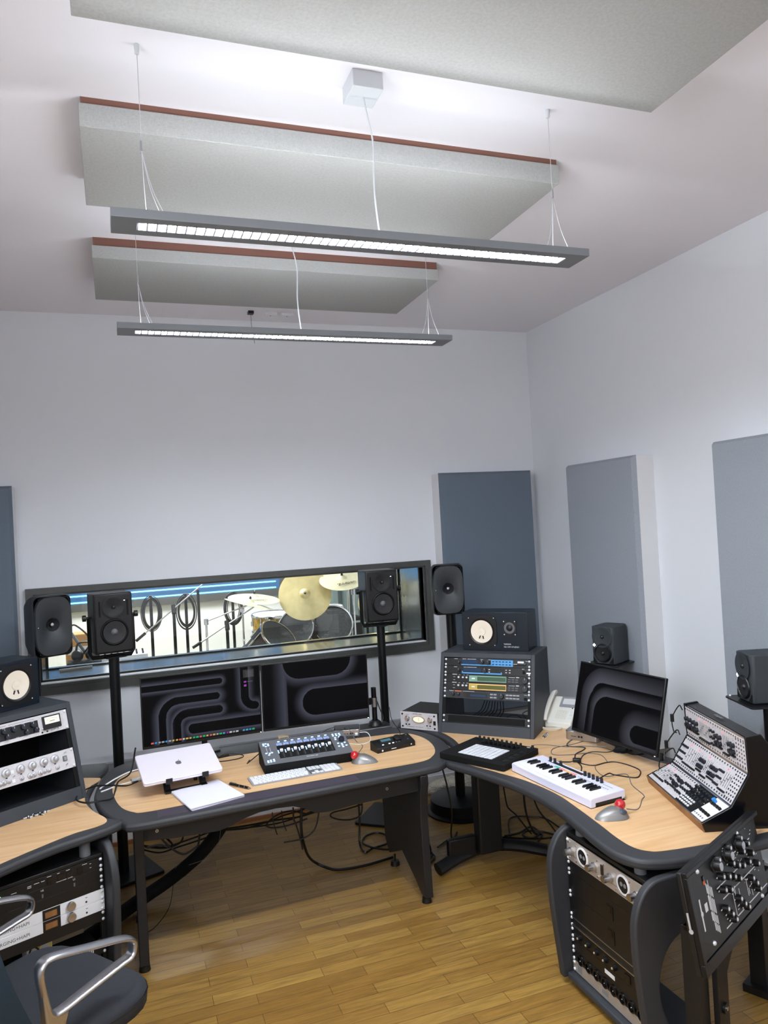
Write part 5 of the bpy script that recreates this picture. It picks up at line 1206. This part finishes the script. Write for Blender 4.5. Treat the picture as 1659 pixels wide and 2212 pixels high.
# ================================================================ RACKS UNDER THE DESKS
def floor_rack(o,u_,H_,W_,lab,d_=.42,back=True):
    """o: bottom left of the face; u_: direction left to right; returns thing, face matrix (world)"""
    u_=Vector(u_).normalized(); rz=math.atan2(u_.y,u_.x)
    t=thing('rolling_rack',lab,'rack',(o[0],o[1],0),rz,'dark rolling racks under the desks')
    z0=.055
    prof=[(-.045,z0-.03),(-.075,.30),(-.082,.44),(-.075,.52),(-.045,.585),(.0,.622),(.06,.632),(.16,.632),(.165,.44),(.10,.425),(.045,.38),(.012,.30),(.015,.2),(.06,.10),(.14,.03)]
    pp=[(p.x,p.y) for p in cr3([Vector((a,b,0)) for a,b in prof[:8]],5)]+[(p.x,p.y) for p in cr3([Vector((a,b,0)) for a,b in prof[8:]],5)]
    for x in (-.040,W_+.006):
        MB().m('rim').prism(pp,x,x+.034,'x').build('side_panel',t,bevel=.009,segs=3,smooth=50)
    MB().m('black').box(0,W_,.0,d_*.62,H_+z0,H_+z0+.014).build('top_board',t,bevel=.002)
    MB().m('cab_grey').box(-.004,W_+.004,-.03,d_*.62,z0-.03,z0-.004).build('bottom_board',t,bevel=.006)
    if back: MB().m('black_matte').box(0,W_,d_*.62,d_*.62+.01,z0,H_+z0).build('back_board',t)
    for x in (.0,W_-.016): MB().m('black').box(x,x+.016,0,.02,z0,H_+z0).build('rack_rail',t)
    for x in (.06,W_-.06): MB().m('mid_grey').cyl((x,.03,H_+z0+.014),(x,.03,.645),.022,n=20).build('spacer',t,smooth=50)
    for x in (.04,W_-.04):
        for y in (.03,d_*.5):
            MB().m('rubber').cyl((x-.012,y,.022),(x+.012,y,.022),.022,n=16).build('caster',t)
    return t,TM(o[0],o[1],0)@RZ(rz)@FRONT,z0
U2=.0448
_U=U
rt,MR,z0=floor_rack((1.672,2.650),(0,-1,0),.545,.480,'dark rack with curved side panels under the right desk',back=False)
GR='rack units under the right desk'; Wr=.480; top=z0+12*U2
def unit2(Mw,slot,n,W_,lab,m='black',group=GR,depth=.05,**k):
    global U
    U=U2; r=rack_unit(Mw@TM(0,0,.001),z0+slot*U2,n,W_,lab,m=m,group=group,depth=depth,**k); U=_U; return r
t,H=unit2(MR,10,2,Wr,'champagne silver double preamplifier with two round meters, top of the right under-desk rack',m='champagne')
for x in (.035,.185,.285,.435): MB().m('alu').lathe([(.017,0),(.0165,.008),(.0135,.010),(.013,.036),(.0001,.036)],22,(x,.042,.001)).build('knob',t,smooth=45)
for x in (.110,.360):
    b=MB().m('white').lathe([(.036,0),(.036,.003),(.029,.004),(.029,.0005)],32,(x,.047,.001)); b.m('black').cyl((x,.047,.001),(x,.047,.003),.029,n=28); b.m('mark_grey').cyl((x-.010,.047,.003),(x-.010,.047,.0035),.008,n=12).cyl((x+.010,.047,.003),(x+.010,.047,.0035),.008,n=12); b.build('meter',t)
b=MB().m('drum_wood').box(.228,.244,.030,.068,.001,.004); b.build('switch',t)
b=MB().m('chrome')
for x in (.02,.07,.15,.21,.25,.32,.40,.46):
    for y in (.014,.074): b.cyl((x,y,.001),(x,y,.006),.0035,n=8)
b.m('mid_grey'); marks(b,[(.03,.07,.026),(.15,.20,.024),(.28,.32,.024),(.40,.44,.024),(.08,.14,.006),(.33,.39,.006)],h=.0018); b.build('print',t)
unit2(MR,9,1,Wr,'plain black blank panel under the champagne preamplifier',depth=.012,cat='blank panel',name='blank_panel')
for s_,l in ((7,'black rack drawer with a square lock, upper of the two'),(5,'black rack drawer with a square lock, lower of the two')):
    t,H=unit2(MR,s_,2,Wr,l,cat='lockbox',name='lockbox_unit'); b=MB().m('black_metal').box(.250,.285,.038,.068,.001,.003).m('black_gloss').box(.254,.278,.042,.064,.003,.0045).box(.286,.289,.016,.066,.001,.003); b.build('lock',t)
t,H=unit2(MR,4,1,Wr,'black rack shelf with two bright edges, below the drawers'); b=MB().m('alu').box(.012,Wr-.01,.038,.041,.001,.004).box(.012,Wr-.01,.008,.012,.001,.006); b.build('bright_edge',t)
t,H=unit2(MR,3,1,Wr,'black rack headphone amplifier with four small silver knobs')
for x in (.06,.115,.17,.225,.28): MB().m('black').lathe([(.012,.001),(.011,.014),(.0001,.014)],16,(x,.022,0)).m('brass_pale').cyl((x,.022,.014),(x,.022,.016),.004,n=10).build('knob',t,smooth=45)
MB().m('black_gloss').box(.34,.37,.008,.036,.001,.004).build('switch',t)
b=MB().m('champagne').lathe([(.018,.001),(.018,.004),(.013,.005)],22,(.44,.024,0)).m('black').cyl((.44,.024,.001),(.44,.024,.005),.012,n=16); b.build('socket',t)
t,H=unit2(MR,2,1,Wr,'black rack panel with a small white label'); MB().m('white').box(.215,.275,.014,.030,.001,.0016).build('label_sticker',t)
t,H=unit2(MR,1,1,Wr,'rack strip with a row of black round sockets, low in the right rack')
for k in range(8): MB().m('black_gloss').lathe([(.021,.001),(.020,.008),(.015,.009),(.014,.003),(.0001,.003)],22,(.06+.052*k,.020,0)).m('chrome').sphere((.06+.052*k,.020,.007),.0028,8).build('socket',t,smooth=45)
t,H=unit2(MR,0,1,Wr,'beige silver rack panel at the bottom of the right rack',m='champagne'); b=MB().m('mark_grey').box(.03,.06,.008,.034,.001,.0015).box(.19,.23,.014,.03,.001,.0014); b.build('print',t)

ul=Vector((.92,.39,0)).normalized(); oL=Vector((-.112,3.405,0))-ul*.480
rt2,ML,z0=floor_rack((oL.x,oL.y),(ul.x,ul.y,0),.515,.480,'dark rack with a curved side panel under the left desk, behind the office chair')
GL='rack units under the left desk'; tl=.57
def unitL(k,n,lab,**kw): # k = slot from the top
    global U
    U=.0442; r=rack_unit(ML@TM(0,0,.001),tl-(k+n)*U,n,.480,lab,group=GL,**kw); U=_U; return r
t,H=unitL(0,1,'black rack patch unit with sockets and small white marks, top of the left under-desk rack')
for x,w_ in ((.375,.022),(.330,.020),(.295,.024),(.255,.022)): MB().m('black_gloss').box(x,x+w_,.006,.030,.001,.004).build('socket',t)
b=MB().m('mark_white'); marks(b,[(.395,.415,.036),(.330,.345,.036),(.295,.305,.036),(.255,.272,.036),(.425,.432,.030),(.425,.432,.014),(.29,.33,.003),(.335,.355,.003),(.232,.246,.026),(.205,.225,.026),(.18,.195,.024),(.18,.195,.018),(.12,.14,.018)],h=.0018)
b.build('print',t)
for x in (.02,.05,.08): MB().m('led_green').cyl((x,.020,.001),(x,.020,.004),.0032,n=8).build('lamp',t)
for k,xs in ((1,((.36,'LS'),(.235,'HS'))),(2,())):
    t,H=unitL(k,1,'black rack unit marked HS and LS, second in the left under-desk rack' if k==1 else 'plain black rack unit above the two white audio interfaces')
    if xs:
        b=MB().m('mark_white')
        for x,s_ in xs: b.text(s_,.010,TM(x,.034,.0012))
        b.build('lettering',t)
        for x,s_ in xs: MB().m('mid_grey').box(x-.003,x+.003,.006,.020,.001,.003).build('switch',t)
for k in (3,4):
    t,H=unitL(k,1,('upper' if k==3 else 'lower')+' white audio interface with a brown display and one silver knob',m='white')
    MB().m('black').box(.232,.300,.001,H-.001,.001,.003).m('drum_wood').box(.238,.290,.006,H-.008,.003,.0035).build('display_window',t)
    MB().m('mark_orange' if False else 'walnut').box(.241,.287,.009,H-.011,.0035,.004).build('display',t)
    MB().m('alu').lathe([(.019,.001),(.019,.010),(.017,.013),(.0001,.012)],28,(.342,.021,0)).build('knob',t,smooth=45)
    b=MB().m('black').cyl((.405,.014,.001),(.405,.014,.002),.004,n=10).box(.402,.410,.030,.032,.001,.0015); b.build('socket',t)
    b=MB().m('mid_grey').text('MERGING+HAPI',.018,TM(.115,.016,.0012),sx=1.05).m('white').box(.07,.15,.029,.040,.001,.0016); b.build('lettering',t)
unitL(5,1,'black vented rack unit below the white audio interfaces',depth=.1)
t,H=unitL(8,1,'black network switch with plugs, low in the left under-desk rack',depth=.15)
b=MB().m('mark_white')
for k in range(4): b.box(.40+.007*k,.403+.007*k,.02,.04,.001,.006)
b.build('plug_row',t); MB().m('blue_knob').box(.30,.32,.020,.032,.001,.012).build('plug',t)
t=thing('tan_box','tan panel box seen in the open gap of the left under-desk rack','box',M=ML@TM(.22,tl-8*.0442,-.14)); MB().m('tan_panel').box(0,.22,0,.082,-.02,.0).build('panel',t); MB().m('white').box(-.03,.07,.0,.05,0,.06).build('white_box',t,bevel=.002)
b=MB().m('yellow').at(ML).tube([(.20,tl-.335,-.05),(.235,tl-.275,-.03),(.265,tl-.285,-.03),(.27,tl-.33,-.04)],.0035,8,6).m('rubber').tube([(.18,tl-.34,-.05),(.20,tl-.28,-.04),(.225,tl-.30,-.03),(.23,tl-.345,-.04)],.0035,8,6); tag(b.build('patch_cables'),'yellow and black patch cables in the gap of the left under-desk rack','cables')

# ================================================================ OFFICE CHAIR
C0=Vector((-.2,2.70,0)); fz=math.atan2(.6,.8)
t=thing('office_chair','dark fabric office chair with polished metal armrests, bottom left','chair',C0,fz)
# local: +x forward, +y = left side
def chseat():
    N=40; top=[];
    V=[];F=[]
    rings=[(.10,.0),(.6,.004),(.9,.002),(.985,-.008),(1.0,-.025),(.985,-.055),(.9,-.07),(.1,-.075)]
    for f,dz in rings:
        for i in range(N):
            a=2*PI*i/N; c,s_=math.cos(a),math.sin(a); n_=3.2
            rr_=1/((abs(c)**n_+abs(s_)**n_)**(1/n_)); x=c*rr_*.25*f-.085; y=s_*rr_*(.275+.02*c)*f
            zz=.462+dz+.014*((abs(y)/.28)**2)*(1 if dz>-.03 else 0)-.02*max(0,(x-.05)/.13)**2
            V.append((x,y,zz))
    for k in range(len(rings)-1):
        for i in range(N): F.append((k*N+i,k*N+(i+1)%N,(k+1)*N+(i+1)%N,(k+1)*N+i))
    F.append(tuple(range(N))); F.append(tuple(reversed([(len(rings)-1)*N+i for i in range(N)])))
    return V,F
V,Fc=chseat(); s_=MB().m('fabric_chair').add(V,Fc).build('seat',t,smooth=70)
N=40; MB().m('black').tube([(math.cos(a)*(1/((abs(math.cos(a))**3.2+abs(math.sin(a))**3.2)**(1/3.2)))*.249-.085,math.sin(a)*(1/((abs(math.cos(a))**3.2+abs(math.sin(a))**3.2)**(1/3.2)))*(.274+.02*math.cos(a)),.440+.006-.02*max(0,(math.cos(a)*.25-.085-.05)/.13)**2) for a in [2*PI*i/N for i in range(N)]],.0035,6,closed=True).build('piping',s_)
# backrest
V=[];Fc=[];NX=14;NZ=14
for side in (0,1):
    for j in range(NZ+1):
        f=j/NZ; z=.44+.50*f; 
        wd=.245*(1-.25*(2*f-1)**4) ; xb=-.275-.17*f-.02*math.sin(PI*f)
        for i in range(NX+1):
            g=2*i/NX-1; V.append((xb+.05*g*g+(.0 if side==0 else -.035*(1-abs(g)**3)),g*wd,z))
n1=(NX+1)*(NZ+1)
for j in range(NZ):
    for i in range(NX):
        a=j*(NX+1)+i; Fc.append((a,a+1,a+NX+2,a+NX+1)); Fc.append((n1+a,n1+a+NX+1,n1+a+NX+2,n1+a+1))
ed=[i for i in range(NX+1)]+[(j)*(NX+1)+NX for j in range(1,NZ+1)]+[NZ*(NX+1)+i for i in range(NX-1,-1,-1)]+[j*(NX+1) for j in range(NZ-1,0,-1)]
for k in range(len(ed)): a,c=ed[k],ed[(k+1)%len(ed)]; Fc.append((a,n1+a,n1+c,c))
MB().m('mesh_back').add(V,Fc).build('backrest',t,smooth=60)
for sy in (-1,1):
    y=sy*.275
    loop=[(.035,y,.628),(.030,y,.652),(-.01,y,.672),(-.12,y,.702),(-.235,y,.732),(-.268,y,.722),(-.272,y,.690),(-.262,y,.630),(-.248,y,.582),(-.215,y,.572),(-.12,y,.585),(-.02,y,.598),(.022,y,.604)]
    b=MB().m('alu').tube(loop,.0085,12,6,True,flat=2.0,up=(0,0,1) if False else None)
    ar=MB().m('alu'); P=cr3([Vector(p) for p in loop],6,True); k_=len(P); vs=[];fs=[]
    for i,p_ in enumerate(P):
        d=(P[(i+1)%k_]-P[i-1]).normalized(); nrm=Vector((0,1,0)); side_=d.cross(nrm)
        for q in range(12):
            a=2*PI*q/12; wd=.021; vs.append(tuple(p_+nrm*wd*math.copysign(abs(math.cos(a))**.8,math.cos(a))+side_*.0085*math.sin(a)))
    for i in range(k_):
        for q in range(12): fs.append((i*12+q,i*12+(q+1)%12,((i+1)%k_)*12+(q+1)%12,((i+1)%k_)*12+q))
    ar.add(vs,fs); arm=ar.build('armrest',t,smooth=60)
    MB().m('alu').prism([(-.275,.68),(-.255,.60),(-.235,.575),(-.195,.568),(-.205,.54),(-.215,.47),(-.215,.40),(-.255,.40),(-.262,.50)],y-.018,y+.018,'y').build('arm_upright',t,bevel=.006,smooth=50)
    MB().m('alu').box(-.26,-.20,min(y,0)+.02,max(y,0)-.02,.385,.40).build('arm_bracket',t)
MB().m('black_metal').cyl((-.09,0,.12),(-.09,0,.40),.028).build('column',t)
for k in range(5):
    a=2*PI*k/5; c,s2=math.cos(a),math.sin(a)
    MB().m('alu').tube([(-.09,0,.13),(-.09+.15*c,.15*s2,.10),(-.09+.30*c,.30*s2,.065)],[.028,.014],10,4).build('base_leg',t)
    MB().m('rubber').cyl((-.09+.30*c-.02*s2,.30*s2+.02*c,.028),(-.09+.30*c+.02*s2,.30*s2-.02*c,.028),.028,n=18).build('caster',t)

# ================================================================ DARK PANEL SYNTHESIZER ON ITS STAND
A0=Vector((1.633,1.904,.75)); ux=Vector((.9025,.4307,0)); dv=Vector((.067,-.1405,-.9878))
BL=A0+dv*.2506
MP=frameM(tuple(BL),ux,-dv)     # origin bottom-left, x right, y up, z outward
PWi,PHe=.560,.2506
t=thing('panel_synthesizer','black panel synthesizer with white lines and knobs, bottom right corner','synthesizer',M=MP)
MB().m('black').box(-.024,PWi+.05,-.040,PHe+.018,-.030,-.012).build('case',t,bevel=.004)
MB().m('black_metal').box(-.024,PWi+.05,-.040,-.003,-.012,.004).box(-.024,PWi+.05,PHe+.003,PHe+.018,-.012,.004).box(-.024,-.003,-.003,PHe+.003,-.012,.004).build('bezel',t,bevel=.002)
MB().m('speaker_black').box(0,PWi,0,PHe,-.012,0).build('front_panel',t)
for x,y in ((.057,.247),(.074,.024),(.503,.006),(.404,.257-.004)): MB().m('screw').lathe([(.0075,0),(.007,.004),(.004,.007),(.0001,.0075)],14,(x,y,0)).build('bolt',t,smooth=50)
for x in (.18,.279,.381): 
    MB().m('black').lathe([(.021,0),(.0205,.004),(.016,.006),(.015,.026),(.0001,.026)],28,(x,.222,0)).m('alu').cyl((x,.222,.026),(x,.222,.0275),.013,n=24).m('white').tube([(x+.024*math.cos(a),.222+.024*math.sin(a),.0008) for a in [-1.2+.2*i for i in range(11)]],.0012,4).build('large_knob',t,smooth=50)
kn=[(.20,.235),(.30,.240),(.40,.240),(.205,.180),(.25,.165),(.30,.190),(.34,.170),(.40,.195),(.45,.205),(.20,.140),(.245,.125),(.29,.150),(.33,.130),(.38,.155),(.43,.150),(.47,.165),(.19,.085),(.215,.060),(.235,.035),(.30,.075),(.325,.050),(.35,.030),(.43,.095),(.455,.070),(.47,.045),(.50,.12)]
for x,y in kn: MB().m('black').lathe([(.0125,0),(.0115,.018),(.0001,.018)],16,(x,y,0)).m('white').cyl((x,y,.018),(x,y,.0186),.006,n=10).box(x-.022,x-.0135,y-.002,y+.002,0,.0006).build('knob',t,smooth=50)
b=MB().m('mark_white')
for x0,x1,y in ((.182,.57,.024),(.30,.545,.109),(.20,.38,.109),(.17,.46,.152),(.29,.50,.205),(.31,.43,.258)): b.box(x0,x1,y-.0018,y+.0018,0,.0006)
for x,y0,y1 in ((.278,.028,.100),(.33,.03,.095),(.40,.045,.10),(.115,.05,.20),(.105,.075,.18)): b.box(x-.0014,x+.0014,y0,y1,0,.0006)
for i in range(5):
    for j,(y0,y1) in enumerate(((.165,.195),(.115,.158),(.082,.108),(.055,.078))): 
        if not (j==3 and i==0): b.box(.097+.0085*i,.1015+.0085*i,y0-.006*i,y1-.006*i,0,.0006)
b.box(.030,.038,.075,.170,0,.0006).cyl((.036,.125,0),(.036,.125,.0007),.008,n=16).box(.062,.082,.12,.145,0,.0007)
rn=random.Random(3)
for k in range(46):
    x=rn.uniform(.19,.53); y=rn.uniform(.032,.245); b.box(x,x+rn.uniform(.002,.012),y,y+.0025,0,.0006)
for k in range(8):
    x=rn.uniform(.2,.5); y=rn.uniform(.03,.2); b.box(x,x+.003,y,y+.02,0,.0006)
tag(b.build('print',t),kind='stuff')
MB().m('mark_orange').box(.085,.092,.196,.208,0,.003).m('black_gloss').box(.083,.094,.208,.222,0,.003).build('switch',t)
b=MB().m('alu_matte').box(-.027,-.024,.10,.15,-.020,-.014).cyl((-.027,.095,-.016),(-.024,.095,-.016),.007,n=14); b.build('side_latch',t)
t=thing('keyboard_stand','black steel stand carrying the dark panel synthesizer','stand',(1.77,2.06,0),math.atan2(.4307,.9025))
MB().m('black').box(-.03,.03,-.03,.03,.02,.50).build('post',t,bevel=.002)
MB().m('black').box(-.035,.10,-.35,.05,.0,.03).build('foot_bar',t,bevel=.003)
MB().m('black').prism([(.045,.03),(.13,.03),(.13,.30),(.30,.45),(.30,.53),(.045,.36)],-.055,-.035,'y').build('bracket',t,bevel=.002)
MB().m('black_metal').cyl((.085,-.055,.20),(.085,-.064,.20),.018,n=24).m('chrome').cyl((.085,-.064,.20),(.085,-.067,.20),.007,n=12).build('bolt',t)
MB().m('black').box(.045,.62,-.05,-.02,.44,.48).build('cross_bar',t,bevel=.002)
MB().m('black').box(.56,.62,-.03,.03,.02,.50).build('post',t,bevel=.002)
MB().m('black').box(.53,.66,-.35,.05,.0,.03).build('foot_bar',t,bevel=.003)
MB().m('black').box(-.03,.62,-.02,.02,.485,.50).build('tray_bar',t)

# ================================================================ UNDER THE DESKS
def fc(pts,r,lab,grp=None,**k): return cable(pts,r,lab,grp=grp,**k)
t=thing('cable_sleeve','thick black cable sleeve slanting to the floor under the middle desk','cable sleeve',(-.15,3.95,0))
MB().m('black_matte').tube([(.67,.02,.52),(.60,.0,.40),(.50,.10,.24),(.35,.17,.11),(.18,.12,.05),(.02,-.05,.045),(-.12,-.2,.045)],.034,14,6).build('sleeve',t,smooth=60)
MB().m('mid_grey').tube([(.40+.036*math.cos(a),.155+.0*a,.145+.036*math.sin(a)) for a in [2*PI*i/16 for i in range(16)]],.002,5,closed=True).build('cable_tie',t)
G='cables hanging under the middle desk'
Y4=4.0
def Yc(L,y=Y4): return [(a,y,c) for a,c in L]
fc(Yc([(.06,.33),(.14,.30),(.23,.31),(.37,.33),(.45,.35),(.57,.34),(.68,.35),(.78,.37),(.9,.385),(1.0,.42)]),.0045,'long black cable under the middle desk, rising under the arch to the right',G)
fc(Yc([(.45,.35),(.60,.345),(.75,.345),(.87,.34),(1.01,.355),(1.12,.36),(1.24,.37),(1.36,.42)],4.02),.0055,'long black cable under the middle desk, running on to the right leg',G)
fc(Yc([(.06,.34),(.16,.31),(.25,.32),(.41,.35),(.52,.40)],4.03),.0045,'black cable behind the left leg of the middle desk, climbing towards the sleeve',G)
fc(Yc([(.40,.34),(.55,.325),(.75,.315),(.88,.33),(.96,.345),(1.1,.345),(1.23,.38)],4.05),.0045,'lowest long black cable under the arch of the middle desk',G)
fc(Yc([(.17,.38),(.20,.34),(.19,.325),(.14,.345),(.08,.345)],3.98),.0055,'small tight black cable bend behind the left leg of the middle desk',G)
fc(Yc([(.34,.40),(.33,.32),(.31,.30),(.26,.28),(.22,.30),(.18,.34),(.15,.38)],3.97),.005,'black cable sagging in a bow left of the cable sleeve',G)
fc(Yc([(.25,.40),(.26,.33),(.23,.30),(.16,.295),(.07,.32)],4.06),.005,'black cable dipping low behind the left leg of the middle desk',G)
fc(Yc([(.90,.37),(.86,.385),(.82,.40),(.76,.40),(.71,.38),(.68,.35),(.72,.33),(.81,.33),(.90,.345)],3.96),.0045,'black cable loop under the arch of the middle desk',G)
fc(Yc([(.71,.42),(.715,.36),(.73,.30)],3.94),.003,'thin straight black wire hanging left under the arch',G)
fc(Yc([(.76,.42),(.765,.36),(.78,.31)],3.94),.003,'thin straight black wire hanging in the middle of the arch',G)
fc(Yc([(1.21,.40),(1.20,.32),(1.15,.30),(1.08,.31),(1.03,.335),(1.04,.355),(1.12,.36),(1.21,.37)],3.95),.0045,'black cable loop hanging by the right leg of the middle desk',G)
fc(Yc([(.82,.43),(.82,.37),(.83,.34),(.85,.26),(.86,.20)],3.93),.0045,'short black cable end hanging under the arch',G)
fc(Yc([(.96,.40),(.94,.32),(.91,.28),(.85,.26),(.76,.26)],3.92),.004,'thin black cable swinging left under the arch',G)
fc([(.87,3.93,.46),(.86,3.94,.31),(.88,3.98,.20),(.92,4.05,.10),(.98,4.10,.03),(1.044,4.05,.009),(1.104,4.02,.009),(1.237,4.01,.009),(1.40,4.035,.009)],.0075,'thick black cable dropping to the floor in a wide bend under the middle desk',G)
fc([(1.29,4.30,.40),(1.295,4.30,.15),(1.281,4.277,.02),(1.277,4.17,.008),(1.335,4.199,.008),(1.443,4.229,.008),(1.47,4.33,.008),(1.431,4.396,.008),(1.354,4.381,.008),(1.306,4.299,.008),(1.332,4.192,.016),(1.412,4.143,.008),(1.5,4.14,.008)],.006,'black cable curled on the floor beside the right leg of the middle desk',G)
fc([(.44,3.90,.45),(.43,3.92,.34),(.40,3.95,.27),(.35,4.0,.22),(.28,4.02,.20)],.0014,'thin grey wire hanging in a bow beside the cable sleeve',G,m='mid_grey')
fc([(.20,4.05,.10),(.17,3.95,.04),(.10,3.86,.006),(.03,3.80,.006)],.0018,'thin wire lying on the floor left under the middle desk',G)
G='cables under the right desk'
fc([(1.57,3.70,.66),(1.60,3.70,.54),(1.62,3.71,.46),(1.65,3.74,.32),(1.70,3.88,.14),(1.80,4.08,.02),(1.87,4.18,.008),(1.824,4.121,.008),(1.766,4.10,.008),(1.68,4.04,.008)],.0045,'black cable hanging through the gap between middle and right desk',G)
for k in range(5):
    fc([(1.46+.02*k,4.0+.03*k,.45-.05*k),(1.50+.01*k,3.96,.22),(1.50+.03*k,3.92+.02*k,.02),(1.56,3.88+.03*k,.008+.003*k),(1.62,3.95+.03*k,.008+.003*k),(1.56,4.04,.010+.003*k),(1.47,3.98,.010+.003*k)],.005,'tangled black cable of the heap behind the right leg of the middle desk',G)
fc([(2.13,3.99,.008),(2.227,4.18,.008),(2.296,4.224,.008),(2.385,4.177,.008),(2.448,4.112,.008),(2.45,3.95,.008)],.005,'black cable in a high bow on the floor right of the desk column',G)
fc([(2.10,4.0,.008),(2.198,4.0,.008),(2.30,4.035,.012),(2.30,3.943,.008),(2.229,3.898,.008),(2.19,3.943,.014),(2.24,3.985,.016),(2.322,3.95,.008),(2.38,3.86,.008)],.006,'black cable looped on the floor right of the desk column',G)
fc([(2.08,3.99,.008),(2.18,3.917,.008),(2.272,3.869,.008),(2.34,3.85,.008),(2.45,3.80,.008)],.0055,'black cable lying nearest across the floor right of the desk column',G)
fc([(2.02,3.60,.50),(2.02,3.60,.37),(2.04,3.62,.28),(2.12,3.72,.16),(2.26,3.92,.02),(2.30,3.91,.008),(2.217,3.83,.008)],.006,'black cable dropping diagonally from the right desk to the floor',G)
fc([(2.05,3.9,.40),(2.07,3.9,.24),(2.09,3.9,.20),(2.13,3.9,.16),(2.20,3.92,.07),(2.24,3.93,.02)],.0045,'thin black cable falling beside the desk column',G)
fc([(2.0,3.5,.5),(2.03,3.5,.38),(2.06,3.5,.32),(2.12,3.52,.25),(2.25,3.6,.10),(2.4,3.7,.01)],.0045,'black cable hanging between desk column and right rack',G)
# white fluffy duster
b=MB().m('wool'); rn=random.Random(9)
N=26;K=13;vs=[];fs=[]
for j in range(K+1):
    th=PI*j/K
    for i in range(N):
        a=2*PI*i/N; q=1+.16*math.sin(5*a+2*th)+.10*rn.uniform(-1,1); vs.append((.23*q*math.sin(th)*math.cos(a),.075*q*math.sin(th)*math.sin(a),.05-.05*q*math.cos(th)+.001))
for j in range(K):
    for i in range(N): fs.append((j*N+i,j*N+(i+1)%N,(j+1)*N+(i+1)%N,(j+1)*N+i))
o=b.add(vs,fs).build('wool_fleece',loc=(2.16,4.80,.006),rz=-.1,smooth=80); tag(o,'white woolly fleece lying on the floor at the back wall under the right desk','fleece')
